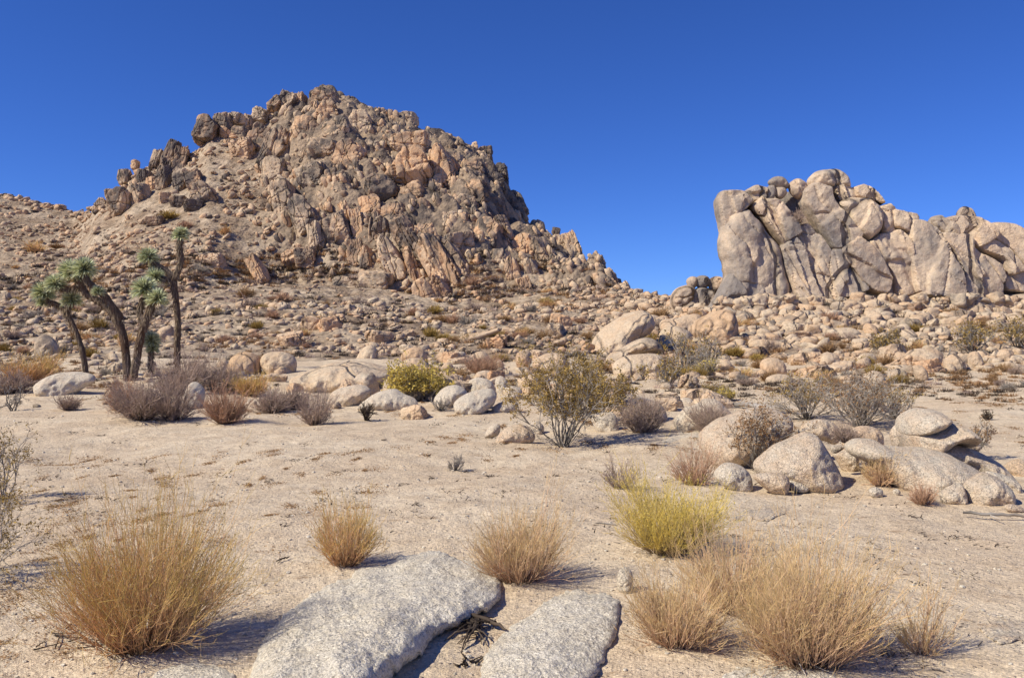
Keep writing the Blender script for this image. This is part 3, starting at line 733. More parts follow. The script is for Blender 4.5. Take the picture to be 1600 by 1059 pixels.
# boulders resting on the crag, and the small pile left of it
for i, (pl, lb, tn, hu) in enumerate([
 ([(697,112),(730,80),(780,72),(822,70),(860,98),(876,142),(800,138),(740,130),(705,137)], 'pale flat topped boulder capping the highest point of the right hand crag', .4, .1),
 ([(528,122),(560,100),(600,102),(622,130),(600,140),(560,138)], 'dark rusty boulder perched left of the cap boulder on the crag', .7, .6),
 ([(530,140),(556,132),(566,160),(552,185),(530,178)], 'small grey upright stone under the rusty perched boulder', .7, .3),
 ([(562,145),(600,142),(612,165),(590,180),(566,172)], 'small grey round stone wedged under the rusty perched boulder', .6, .2),
 ([(618,130),(655,104),(696,128),(700,175),(660,180),(630,160)], 'tan lumpy boulder just left of the cap boulder on the crag', .25, .6),
 ([(1322,250),(1345,221),(1382,234),(1400,276),(1360,285),(1328,275)], 'small tan knob of rock standing on the right end of the crag', .15, .8),
 ([(1212,275),(1240,262),(1262,285),(1230,300)], 'little tan stone on the crag ridge left of the knob', .2, .6)]):
    rk(grow_poly(z6(pl), 1.5), 'boulder', lb, M_CRAG, Y=CY - .3 + crag_off(z6(pl)), lean=.0, tone=tn, hue=hu, seed=60 + i, sink=4, Rr=.45, joints=1.1)
for i, (pl, lb, tn, hu) in enumerate([
 ([(128,605),(150,565),(215,548),(240,600),(240,660),(135,665)], 'tan blocky boulder at the left of the small pile beside the crag', .1, .6),
 ([(225,560),(290,565),(330,600),(320,660),(240,665)], 'cracked greyish boulder in the middle of the small pile beside the crag', .5, .3),
 ([(195,530),(215,516),(238,520),(232,548),(205,552)], 'small round stone on top left of the pile beside the crag', .2, .5),
 ([(228,525),(255,512),(284,518),(288,545),(240,552)], 'grey oval stone on top middle of the pile beside the crag', .5, .1),
 ([(284,530),(320,514),(356,530),(352,570),(300,578)], 'tan round stone on top right of the pile beside the crag', .2, .8),
 ([(330,560),(365,545),(378,600),(350,640),(325,620)], 'grey stone between the small pile and the crag face', .6, .2)]):
    rk(grow_poly(z6(pl), 2.4), 'boulder', lb, M_CRAG, Y=64, lean=.0, tone=tn, hue=hu, seed=80 + i, sink=3, Rr=.5, joints=1.2)
scatter_rocks('crag_rubble', 'tumbled tan and grey stones heaped along the foot of the crag', 1300, crag_sampler, M_FAR, 8, 3)

def z7(pts): return [(800 + a / 3.6525, 470 + b / 3.6525) for a, b in pts]
def z5(pts): return [(380 + a / 3.077, 440 + b / 3.077) for a, b in pts]
def z8(pts): return [(1100 + a / 3.2, 500 + b / 3.2) for a, b in pts]
def z2(pts): return [(a / 3.115, 340 + b / 3.115) for a, b in pts]
MID = [
 (z7([(450,235),(560,130),(680,70),(780,40),(830,70),(845,150),(800,190),(720,230),(640,280),(560,320),(480,300)]), 'large pale sloping boulder below the saddle between hill and crag', M_FAR, .8, .18, .3, None, 1.6, 0),
 (z7([(715,215),(755,172),(785,158),(812,205),(770,225)]), 'small dark pointed stone behind the dark wedge boulder', M_FAR, .2, .8, .3, 43, None, 0),
 (z7([(530,320),(640,262),(740,212),(800,208),(860,250),(876,312),(820,300),(700,305),(620,335),(540,370)]), 'dark undercut wedge boulder resting on a pale rounded boulder', M_FAR, .3, .62, .3, 42, None, 0),
 (z7([(570,365),(640,315),(760,300),(850,305),(888,350),(875,425),(780,445),(650,450),(585,410)]), 'pale rounded boulder beneath the dark wedge boulder', M_FAR, .3, .05, .2, 40.5, None, 0),
 (z7([(835,205),(870,150),(930,138),(1000,160),(1040,200),(1000,290),(880,290)]), 'pale upright boulder left of the big pink tan block', M_FAR, .2, .15, .3, 46, None, 0),
 (z7([(1010,170),(1050,115),(1130,72),(1220,45),(1270,58),(1292,130),(1288,215),(1215,250),(1100,240)]), 'big pink tan block with a shadowed right side under the crag', M_FAR, .15, .18, .95, 44, None, 0),
 (z7([(1208,258),(1320,205),(1340,270),(1260,300),(1215,290)]), 'flat tan boulder at the shadowed foot of the pink block', M_FAR, .2, .05, .6, 41, None, 0),
 (z7([(840,110),(960,95),(1100,60),(1100,130),(960,150),(860,150)]), 'long low tan ledge behind the pink tan block', M_FAR, .5, .05, .5, 49, None, 0),
 (z7([(100,360),(180,310),(300,295),(335,370),(320,430),(200,430)]), 'smooth tan hump behind the creosote bush', M_FAR, .4, .0, .6, None, None, 0),
 (z7([(100,250),(150,230),(185,255),(170,275),(110,275)]), 'brown stone with a dark base on the gully edge', M_FAR, .1, .4, .9, None, None, 0),
 (z7([(20,300),(60,285),(100,300),(110,360),(60,400),(20,360)]), 'cracked dark tan boulder left of the smooth hump', M_FAR, .1, .5, .9, None, None, 0),
 (z7([(925,690),(1000,620),(1070,605),(1130,565),(1200,568),(1260,635),(1285,680),(1180,710),(1100,745),(1020,765),(950,720)]), 'pale split dome of granite behind the mauve shrub', M_MID, .55, .0, .2, None, None, 0),
 (z7([(590,535),(700,538),(800,568),(880,600),(905,690),(820,730),(700,680),(600,620)]), 'low pale ledge behind the two mauve bushes', M_MID, .6, .0, .3, 19, None, 0),
 (z7([(450,660),(520,640),(600,640),(620,740),(560,765),(480,730)]), 'white rock seen through the creosote bush stems', M_MID, .4, .0, .1, 18, None, 0),
 (z7([(940,585),(975,552),(1030,558),(1055,592),(1000,605)]), 'small white stone above the split granite dome', M_MID, .3, .0, .1, 23, None, 0),
 (z8([(-15,590),(30,555),(100,510),(200,475),(300,450),(380,450),(440,475),(480,520),(470,565),(430,600),(300,660),(200,710),(100,700),(20,660)]), 'long pale boulder left of the stacked boulder group', M_MID, .6, .25, .6, 11.4, .5, 0),
 (z8([(470,555),(510,515),(570,495),(640,505),(682,540),(686,582),(650,605),(600,580),(540,575),(480,585)]), 'flat tan boulder perched behind the cone shaped boulder', M_MID, .2, .05, .5, 11.6, None, 0),
 (z8([(700,552),(760,548),(800,535),(850,533),(900,555),(914,600),(890,640),(800,660),(700,640)]), 'pinkish rounded boulder in the back of the boulder group', M_MID, .3, .0, .95, 12.0, None, 0),
 (z8([(250,725),(380,640),(480,600),(540,572),(600,580),(640,650),(690,740),(698,800),(640,832),(570,840),(480,815),(400,785),(300,765)]), 'cone shaped grey boulder crossed by shadows of dead branches', M_MID, .45, .45, .45, None, None, 0),
 (z8([(625,628),(690,624),(706,642),(645,664)]), 'small pale stone behind the striped stone', M_MID, .1, .0, .2, 10.3, None, 0),
 (z8([(640,665),(740,638),(776,655),(772,720),(742,755),(700,745),(665,705)]), 'striped tan stone right of the cone shaped boulder', M_MID, .1, .3, .5, None, None, .0),
 (z8([(55,772),(90,732),(140,714),(200,735),(240,775),(248,820),(225,845),(170,842),(110,818),(60,800)]), 'round white boulder at the left end of the boulder group', M_MID, .35, .0, .0, None, None, 0),
 (z8([(240,777),(300,765),(400,765),(432,800),(422,850),(390,862),(330,842),(270,818)]), 'flat topped orange tinted stone beside the round white boulder', M_MID, .15, .0, .6, None, None, 0),
 (z8([(420,800),(480,810),(530,832),(520,850),(440,850)]), 'low pale stone at the foot of the cone shaped boulder', M_MID, .3, .0, .1, None, None, 0),
 (z8([(930,570),(960,525),(992,530),(990,590),(1015,645),(945,625)]), 'tan boulder left of the tallest stacked boulders', M_MID, .1, .0, .6, 10.6, None, 0),
 (z8([(1240,503),(1320,540),(1365,590),(1374,622),(1340,635),(1290,610),(1260,560)]), 'tan boulder right of the tallest stacked boulders', M_MID, .2, .1, .7, 10.8, None, 0),
 (z8([(985,580),(990,545),(1100,528),(1200,498),(1262,518),(1306,578),(1303,608),(1200,605),(1130,625),(1075,655),(1010,630)]), 'large tan boulder with dark undercut carrying the top boulder', M_MID, .15, .25, .5, 10.2, .5, 0),
 (z8([(988,525),(1000,490),(1050,452),(1100,440),(1160,450),(1207,490),(1150,525),(1050,552),(994,552)]), 'topmost pale boulder of the right boulder stack', M_MID, .2, .05, .25, 10.2, .42, 0),
 (z8([(1075,660),(1150,615),(1250,608),(1340,638),(1430,680),(1497,720),(1505,765),(1440,775),(1350,760),(1160,700)]), 'broad tan boulder behind the largest slab', M_MID, .5, .1, .5, 10.0, .5, 0),
 (z8([(1430,762),(1500,770),(1590,805),(1600,870),(1550,890),(1480,830)]), 'grey sloping boulder behind the lowest right boulder', M_MID, .4, .3, .0, 9.6, None, 0),
 (z8([(1500,745),(1560,705),(1620,695),(1640,800),(1560,800),(1520,768)]), 'orange tan boulder cut by the right edge', M_MID, .3, .0, .9, 10.8, None, 0),
 (z8([(795,655),(860,618),(930,614),(980,648),(1040,658),(1200,660),(1300,690),(1400,750),(1402,775),(1320,815),(1200,860),(1120,880),(1050,860),(980,810),(900,750),(800,700)]), 'largest smooth pale slab in the right boulder group', M_MID, .75, .0, .25, 9.3, .55, 0),
 (z8([(1185,870),(1230,840),(1300,813),(1318,860),(1314,918),(1240,908),(1195,895)]), 'small cracked block in front of the largest slab', M_MID, .3, .05, .3, None, None, 0),
 (z8([(1310,835),(1400,778),(1430,765),(1500,795),(1552,850),(1553,898),(1500,918),(1400,915),(1325,918)]), 'lowest right rounded boulder of the right boulder group', M_MID, .35, .1, .4, None, None, 0),
 (z8([(820,852),(860,834),(902,850),(892,882),(840,878)]), 'small white stone in front of the straw bush', M_MID, .2, .0, .1, None, None, 0),
 (z8([(945,850),(970,842),(988,860),(975,875),(950,870)]), 'tiny pale stone right of the small white stone', M_MID, .2, .0, .1, None, None, 0),
 (z8([(1500,930),(1540,920),(1600,935),(1600,955),(1520,950)]), 'flat tan stone at the right edge below the boulders', M_MID, .3, .0, .6, None, None, 0),
 (z8([(280,225),(300,195),(360,185),(410,215),(417,265),(350,268),(290,255)]), 'rounded tan boulder alone on the sand below the crag', M_FAR, .2, .1, .7, None, None, 0),
 (z8([(305,295),(360,270),(440,275),(465,320),(380,325),(320,318)]), 'low pale boulder on the sand below the crag', M_FAR, .4, .0, .3, None, None, 0),
 (z8([(575,200),(610,160),(670,170),(705,215),(640,225),(580,222)]), 'grey lying boulder below the rubble of the crag', M_FAR, .3, .45, .3, None, None, 0),
 (z8([(765,195),(800,165),(860,170),(875,205),(820,215),(775,210)]), 'pale flat boulder beside the small round topped boulder', M_FAR, .3, .0, .2, None, None, 0),
 (z8([(865,160),(890,132),(930,145),(940,185),(880,185)]), 'small round topped boulder under the crag rubble', M_FAR, .2, .05, .4, None, None, 0),
 (z8([(1000,190),(1040,150),(1110,140),(1190,150),(1207,185),(1180,220),(1110,235),(1040,225)]), 'big smooth tan boulder under the right part of the crag', M_FAR, .25, .02, .5, None, None, 0),
 (z8([(800,290),(850,250),(910,265),(920,320),(870,345),(810,320)]), 'pale cracked boulder below the big smooth tan boulder', M_FAR, .3, .05, .3, None, None, 0),
 (z8([(920,270),(980,235),(1030,270),(1020,300),(930,305)]), 'grey tan boulder leaning right of the pale cracked boulder', M_FAR, .3, .3, .3, None, None, 0),
 (z8([(1040,230),(1090,225),(1120,260),(1120,300),(1075,305),(1050,270)]), 'narrow split block under the big smooth tan boulder', M_FAR, .1, .3, .5, None, None, 0),
 (z8([(1465,190),(1480,150),(1530,140),(1545,200),(1510,215)]), 'upright tan block near the right edge under the crag', M_FAR, .1, .2, .4, None, None, 0),
 (z8([(1200,200),(1250,165),(1300,190),(1310,250),(1250,260),(1210,240)]), 'tan block right of the big smooth tan boulder', M_FAR, .1, .1, .5, None, None, 0),
 (z8([(1320,170),(1370,150),(1400,200),(1395,250),(1330,245)]), 'grey tan block second right of the big smooth boulder', M_FAR, .1, .3, .5, None, None, 0),
 (z8([(800,30),(830,10),(880,40),(900,90),(850,110),(805,90)]), 'warm orange boulder in the crag rubble beside a bush', M_FAR, .2, .05, .9, None, None, 0),
 (z8([(1290,45),(1350,38),(1410,55),(1435,95),(1370,105),(1300,85)]), 'dark grey rounded boulder in the right crag rubble', M_FAR, .2, .75, .0, None, None, 0),
 (z8([(620,55),(680,38),(780,38),(810,100),(760,120),(640,90)]), 'pale broad slab in the rubble below the crag', M_FAR, .4, .2, .1, None, None, 0),
 (z8([(215,130),(260,95),(350,100),(400,110),(480,130),(485,155),(400,150),(280,155)]), 'long flat tan boulder right of the shadowed pink block', M_FAR, .3, .05, .6, None, None, 0),
 # centre and left
 (z5([(190,480),(300,425),(400,392),(520,385),(640,405),(715,425),(730,470),(620,505),(430,525),(300,510)]), 'broad smooth sandy dome of decomposed granite left of centre', M_FAR, 1.0, -.05, .2, 30, 1.2, 0),
 (z5([(525,472),(560,436),(610,430),(640,460),(668,512),(625,535),(570,510),(530,492)]), 'brown tan round boulder sitting on white slabs', M_MID, .15, .35, .6, 21.5, None, 0),
 (z5([(400,565),(430,522),(520,500),(580,500),(617,530),(560,568),(500,595),(410,590)]), 'tan smooth slab left of the brown round boulder', M_MID, .5, .0, .4, None, None, 0),
 (z5([(540,585),(620,540),(720,515),(760,540),(830,565),(845,592),(800,606),(680,610),(560,605)]), 'white smooth slab below the brown round boulder', M_MID, .6, .0, .0, None, None, 0),
 (z5([(665,480),(700,468),(730,490),(720,515),(675,510)]), 'small tan stone between round boulder and yellow green bush', M_MID, .2, .1, .5, 21.5, None, 0),
 (z5([(908,565),(960,510),(1020,497),(1060,515),(1082,547),(1010,580),(980,605),(920,590)]), 'white rounded boulder right of the yellow green bush', M_MID, .5, .05, .0, None, None, 0),
 (z5([(935,475),(975,450),(1000,480),(980,500),(940,495)]), 'grey stone above the white rounded boulder', M_MID, .2, .3, .0, 22.5, None, 0),
 (z5([(1075,480),(1130,460),(1200,480),(1225,520),(1150,520),(1090,505)]), 'pale ledge stone behind the white slabs', M_MID, .4, .05, .1, 22.5, None, 0),
 (z5([(1000,590),(1060,545),(1130,525),(1200,515),(1225,560),(1190,605),(1110,645),(1020,615)]), 'white fractured slab left of the creosote bush', M_MID, .7, .05, .0, None, None, 0),
 (z5([(1205,470),(1240,450),(1275,480),(1270,520),(1225,520)]), 'grey tan stone standing above the white fractured slab', M_MID, .2, .3, .2, 22, None, 0),
 (z5([(1188,612),(1230,582),(1300,570),(1332,595),(1290,625),(1200,636)]), 'cream low stone right of the fractured slab', M_MID, .4, .0, .3, None, None, 0),
 (z5([(1215,560),(1270,545),(1320,545),(1300,570),(1230,578)]), 'thin tan ledge above the cream low stone', M_MID, .3, .05, .4, 21, None, 0),
 (z5([(1080,565),(1130,540),(1200,548),(1215,590),(1160,612),(1090,600)]), 'white slab in front of the fractured slab', M_MID, .6, -.2, .0, None, None, 0),
 (z5([(840,470),(900,455),(945,480),(940,520),(880,525)]), 'pale stone hidden behind the yellow green bush', M_MID, .5, -.1, .1, None, None, 0),
 (z5([(1240,520),(1290,500),(1345,515),(1340,560),(1270,565)]), 'pale cream boulder left behind the creosote bush', M_MID, .5, -.1, .3, None, None, 0),
 (z5([(1110,440),(1170,425),(1215,445),(1210,480),(1130,478)]), 'pale pinkish stone above the white slabs', M_MID, .5, -.1, .7, None, None, 0),
 (z5([(1340,470),(1400,440),(1470,450),(1480,500),(1400,515)]), 'tan stone among the creosote branches', M_MID, .4, -.1, .6, None, None, 0),
 (z5([(1153,732),(1190,685),(1240,690),(1232,725),(1190,740)]), 'small grey stone left of the coarse tan boulder', M_MID, .3, .25, .2, None, None, 0),
 (z5([(1205,745),(1260,702),(1340,685),(1400,720),(1407,748),(1350,770),(1240,770)]), 'coarse tan boulder left of the creosote bush', M_MID, .35, .05, .7, None, None, 0),
 (z5([(1370,690),(1420,670),(1450,700),(1440,735),(1400,725)]), 'pale stone behind the coarse tan boulder', M_MID, .3, .0, .2, 16, None, 0),
 (z5([(745,365),(790,322),(840,312),(882,340),(897,390),(860,395),(800,378)]), 'reddish brown rounded boulder above the yellow green bush', M_FAR, .15, .15, 1.0, 31, None, 0),
 (z5([(745,395),(800,365),(870,372),(915,425),(860,440),(780,430)]), 'pale tan boulder under the reddish brown boulder', M_FAR, .3, .0, .6, 29, None, 0),
 (z5([(608,278),(650,246),(700,237),(727,258),(722,290),(660,290)]), 'orange brown boulder alone on the lower hill slope', M_FAR, .3, .1, 1.0, None, None, 0),
 (z5([(535,350),(570,315),(620,300),(650,340),(640,365),(560,362)]), 'tan boulder behind the sandy dome', M_FAR, .3, .1, .3, 36, None, 0),
 (z5([(1385,385),(1450,347),(1540,343),(1572,390),(1565,445),(1480,450),(1400,425)]), 'broad tan boulder behind the creosote bush at left', M_FAR, .4, .0, .6, 33, None, 0),
 (z5([(1085,355),(1150,330),(1192,370),(1175,405),(1100,400)]), 'tan double boulder in the gully above the white slabs', M_FAR, .3, .1, .6, 34, None, 0),
 (z5([(1178,395),(1230,370),(1258,400),(1242,435),(1190,420)]), 'small tan boulder right of the tan double boulder', M_FAR, .2, .1, .4, 33, None, 0),
 (z5([(1305,360),(1340,325),(1385,335),(1390,390),(1350,425),(1315,410)]), 'dark cracked boulder in the gully left of the broad tan boulder', M_FAR, .2, .6, .5, 34, None, 0),
 (z5([(1010,275),(1060,250),(1150,248),(1240,215),(1245,240),(1180,262),(1110,278),(1060,292)]), 'long flat tan ledge on the lower hill slope', M_FAR, .4, .0, .5, None, None, 0),
 (z5([(938,425),(980,382),(1010,400),(1022,435),(960,450)]), 'tan boulder above and right of the yellow green bush', M_FAR, .2, .05, .5, 29, None, 0),
 (z5([(145,130),(165,100),(205,98),(218,135),(190,162),(155,155)]), 'grey oval boulder on the left lower slope', M_FAR, .2, .45, .2, None, None, 0),
 (z5([(595,85),(640,70),(655,90),(630,110),(600,108)]), 'pale grey slab under the long leaning slabs', M_FAR, .2, .1, .0, None, None, 0),
 ([(350,580), (356,560), (372,550), (392,551), (406,562), (406,582), (378,588)], 'reddish rounded boulder behind the mauve shrubs', M_FAR, .3, -1.2, 1.0, 31, None, 0),
 ([(402,572), (408,552), (440,548), (462,560), (462,580), (430,588)], 'pale tan boulder right of the reddish rounded boulder', M_FAR, .3, .0, .4, 31, None, 0),
 (z2([(155,810),(230,762),(340,750),(430,765),(447,800),(400,828),(330,848),(285,875),(220,865),(170,840)]), 'grey brown flat boulder left of the tree trunks', M_MID, .4, .4, .1, None, None, 0),
 (z2([(868,872),(900,808),(940,800),(992,850),(972,885),(920,890)]), 'small grey boulder between the mauve and reddish bushes', M_MID, .4, .3, .0, 19, None, 0),
 (z2([(508,745),(540,710),(590,700),(612,748),(560,755)]), 'small pale yellow stone behind the double trunk', M_FAR, .2, .0, .3, None, None, 0),
 (z2([(748,575),(780,530),(838,523),(848,590),(800,605)]), 'pale tan block seen behind the right tree trunk', M_FAR, .2, .0, .6, None, None, 0),
 (z2([(157,595),(200,563),(262,600),(292,655),(240,668),(170,640)]), 'dark grey cracked boulder on the slope behind the small left tree', M_FAR, .2, .7, .2, 36, None, 0),
 (z2([(0,370),(40,360),(55,400),(30,440),(0,440)]), 'dark boulder at the left edge of the slope', M_FAR, .1, .9, .3, None, None, 0),
 (z2([(25,440),(50,385),(100,410),(90,440)]), 'smooth blue grey slab near the left edge of the slope', M_FAR, .3, .85, .0, None, None, 0),
 ([(963,915), (966,893), (978,886), (990,895), (990,915), (980,925)], 'small dark rough stone left of the pale broom bush', M_MID, .2, .5, .1, None, None, 0),
]
for i, (pl, lb, mt, ln, tn, hu, Y, T, dY) in enumerate(MID):
    rk(pl, 'boulder', lb, mt, T=T, lean=ln, tone=tn, hue=hu, Y=Y, seed=200 + i, dY=dY, rough=0.08)

# ---- flat granite outcrops in the foreground (low domes rising out of the sand)
def dome(poly, label, H, Rpx, s, seed, mat=M_NEAR, tone=0.1, hue=.2, skew=0.0):
    p = resample(chaikin(poly, 2), s)
    o3 = np.c_[p / 30.0, np.full(len(p), seed)]
    p = p + np.c_[fbm(o3, 4, seed, .65), fbm(o3, 4, seed + 4, .65)] * 11
    v2, f, d = fill_poly(p, s)
    nc_ = (v2 - v2.min(0)) / np.ptp(v2, axis=0); cc = np.clip(1.05 - 0.45 * nc_[:, 0] - 0.75 * nc_[:, 1], 0, 1)
    u = np.minimum(d / (Rpx * (1 + 1.9 * cc)), 1); g = np.sqrt(np.maximum(1 - (1 - u) ** 2, 0))
    h = H * g * (1 + skew * (v2[:, 1] - v2[:, 1].mean()) / np.ptp(v2[:, 1])) - 0.012 * (u <= 0)
    h = h + (d > 0) * H * 0.12 * fbm(np.c_[v2 / 60, np.full(len(v2), seed)], 3, seed + 2)
    Y = F * (EYE - h) / (v2[:, 1] - HY); X = (v2[:, 0] - CX) / F * Y
    for _ in range(2):
        gz = fast_h(X, Y); Y = F * (EYE - h - gz) / (v2[:, 1] - HY); X = (v2[:, 0] - CX) / F * Y
    P0 = np.c_[X, Y, np.zeros_like(X)]
    h = h + (d > 0) * (0.009 * fbm(P0 * 42, 3, seed) + 0.010 * fbm(P0 * 14, 3, seed + 1))
    # skirt below the sand
    h = h + gz
    V = np.c_[X, Y, h]; bnd = np.nonzero(d <= 0)[0]
    n = len(V); f2 = [list(q) for q in f]
    ar = sum(float((V[q_[1], 0] - V[q_[0], 0]) * (V[q_[2], 1] - V[q_[0], 1]) - (V[q_[1], 1] - V[q_[0], 1]) * (V[q_[2], 0] - V[q_[0], 0])) for q_ in f2)
    if ar < 0: f2 = [q[::-1] for q in f2]
    ed = {}
    for q in f2:
        for i in range(len(q)):
            e = (q[i], q[(i + 1) % len(q)])
            if (e[1], e[0]) in ed: del ed[(e[1], e[0])]
            else: ed[e] = 1
    low = {}; ex = []
    cen = V[:, :2].mean(0)
    for (a, b_) in ed:
        for k in (a, b_):
            if k not in low:
                low[k] = n + len(ex); w = V[k].copy(); w[:2] = w[:2] + (cen - w[:2]) * 0.02; w[2] -= 0.16; ex.append(w)
        f2.append([b_, a, low[a], low[b_]])
    V = np.vstack([V, ex]); org = np.array([cen[0], cen[1], 0])
    o = link('granite_outcrop', make_mesh('granite_outcrop', V - org, f2), mat, loc=org, color=(tone, hue, 0, 1))
    return tag(o, label, 'granite outcrop')
dome([(395,1100),(385,1060),(402,1010),(440,962),(505,915),(585,880),(660,862),(722,868),(765,888),(783,915),(777,945),(742,965),(692,985),(655,1020),(612,1055),(585,1100)], 'large rough pale granite outcrop at the bottom centre left', .20, 100, 3.2, 3, skew=.25)
dome([(735,1100),(748,1040),(772,1000),(805,975),(850,942),(892,925),(940,924),(970,945),(967,985),(945,1035),(915,1075),(900,1100)], 'smaller rough pale granite outcrop right of the dead root', .08, 55, 3.2, 5)
dome([(225,1075),(255,1040),(300,1030),(345,1034),(372,1070),(330,1100),(260,1100)], 'small granite hump at the bottom edge under the big straw bush', .05, 40, 3.2, 8)
dome([(1090,1075),(1140,1048),(1220,1038),(1300,1046),(1330,1075),(1250,1100),(1120,1100)], 'nearly buried granite hump at the bottom edge right of centre', .03, 40, 3.5, 9)
dome([(1130,806),(1165,796),(1215,796),(1240,806),(1200,814),(1150,813)], 'thin buried granite patch right of the yellow bush', .02, 22, 3.0, 10, M_MID, .0, .3)
dome([(1520,985),(1560,965),(1610,965),(1630,1000),(1570,1010)], 'thin buried granite patch near the right edge', .02, 26, 3.5, 12, M_MID, .0, .3)
dome([(1025,688),(1060,672),(1110,672),(1130,684),(1080,694)], 'flat white granite sheet below the split dome', .03, 10, 2.5, 14, M_MID, 0, 0)

# ------------------------------------------------------------------ plants
def broom_mesh(w, h, n, seed, spread=0.95, levels=2, thick=0.0016, wild=0.12, flat_top=0.5):
    """upright fan of many thin stems; returns verts, faces, t, v and the tips"""
    r = np.random.default_rng(seed)
    S = 9
    def grow(base, dirv, L, t0, t1, rad, up, wob):
        wob = wob * np.where(r.random(len(base)) < 0.14, 3.2, 1.0)[:, None]
        N = len(base); P = np.zeros((N, S, 3)); P[:, 0] = base; d = dirv.copy()
        seg = L / (S - 1)
        for k in range(1, S):
            d = d + np.array([0, 0, 1.0]) * up[:, None] + r.normal(size=(N, 3)) * wob
            d /= np.linalg.norm(d, axis=1, keepdims=True)
            P[:, k] = P[:, k - 1] + d * seg[:, None]
        tt = t0[:, None] + (t1 - t0)[:, None] * np.linspace(0, 1, S)[None]
        Rd = rad[:, None] * np.linspace(1, 0.45, S)[None]
        return P, tt, Rd, d
    an = r.uniform(0, 2 * math.pi, n); rho = np.sqrt(r.random(n))
    base = np.c_[np.cos(an) * rho * w * 0.13, np.sin(an) * rho * w * 0.13, r.uniform(-0.03, 0.01, n) * h]
    th = rho * R(58) * spread + r.normal(size=n) * 0.08
    dirv = np.c_[np.cos(an) * np.sin(th), np.sin(an) * np.sin(th), np.cos(th)]
    # stem length so the envelope is w x h
    ell = 1 / ((np.abs(np.sin(th)) / (w * 0.5)) ** 3.5 + (np.cos(th) / h) ** 3.5) ** (1 / 3.5)
    lobe = 0.84 + 0.46 * vnoise(np.c_[np.cos(an) * 2.2 * rho, np.sin(an) * 2.2 * rho, np.full(n, seed * 1.3)], seed)
    L = ell * r.uniform(0.30, 1.0, n) ** 0.55 * lobe * 1.12 * np.where(r.random(n) < 0.05, 1.25, 1.0)
    Pm, tm, Rm, dm = grow(base, dirv, L * 0.62, np.zeros(n), np.full(n, 0.6), np.full(n, thick * 1.7), r.uniform(0.0, 0.06, n), wild * 0.5)
    out = [(Pm, tm, Rm)]
    nb = 3
    idx = np.repeat(np.arange(n), nb); kk = r.integers(2, S, len(idx)); b2 = Pm[idx, kk]
    dd = Pm[idx, kk] - Pm[idx, kk - 1]; dd /= np.linalg.norm(dd, axis=1, keepdims=True) + 1e-9
    dd = dd + r.normal(size=dd.shape) * 0.16; dd /= np.linalg.norm(dd, axis=1, keepdims=True)
    L2 = L[idx] * (1 - 0.62 * kk / (S - 1)) * r.uniform(0.65, 1.08, len(idx))
    P2, t2, R2, d2 = grow(b2, dd, L2, tm[idx, kk], np.full(len(idx), 0.95) + r.random(len(idx)) * .05, np.full(len(idx), thick), r.uniform(0.02, 0.07, len(idx)), wild * .6)
    out.append((P2, t2, R2))
    if levels > 1:
        nb = 3; i3 = np.repeat(np.arange(len(P2)), nb); k3 = r.integers(3, S, len(i3)); b3 = P2[i3, k3]
        dd = P2[i3, k3] - P2[i3, k3 - 1]; dd /= np.linalg.norm(dd, axis=1, keepdims=True) + 1e-9
        dd = dd + r.normal(size=dd.shape) * 0.42; dd /= np.linalg.norm(dd, axis=1, keepdims=True)
        L3 = h * r.uniform(0.05, 0.16, len(i3))
        P3, t3, R3, d3 = grow(b3, dd, L3, t2[i3, k3], np.ones(len(i3)), np.full(len(i3), thick * 0.7), r.uniform(0.02, 0.08, len(i3)), wild * .8)
        out.append((P3[:, ::2], t3[:, ::2], R3[:, ::2]))
    V = []; Fc = []; T = []; Vv = []; off = 0
    for P, t, Rd in out:
        v, f = tubes(P, Rd, 3); V.append(v); Fc.append(f + off); off += len(v)
        T.append(np.repeat(t.ravel(), 3)); Vv.append(np.repeat(r.random(P.shape[0]), P.shape[1] * 3))
    tips = out[-1][0][:, -1]
    return np.concatenate(V), np.concatenate(Fc), np.concatenate(T), np.concatenate(Vv), tips, [o_[0] for o_ in out]

def leaf_mesh(pts, size, seed, jit=0.5, n=1):
    r = np.random.default_rng(seed); pts = np.repeat(pts, n, 0); N = len(pts)
    c = pts + r.normal(size=(N, 3)) * size * jit
    a = r.normal(size=(N, 3)); a /= np.linalg.norm(a, axis=1, keepdims=True); b = np.cross(a, r.normal(size=(N, 3))); b /= np.linalg.norm(b, axis=1, keepdims=True)
    s = size * r.uniform(0.5, 1.2, N)[:, None]
    V = np.stack([c - a * s, c + b * s * 0.42, c + a * s, c - b * s * 0.42], 1).reshape(-1, 3)
    return V, np.arange(4 * N).reshape(N, 4), np.repeat(r.random(N), 4), np.repeat(r.random(N), 4)

def ground_z(x, y): return float(fast_h(x, y)[0])

def scale_thick(Y): return max(0.0015, Y * 0.00026)

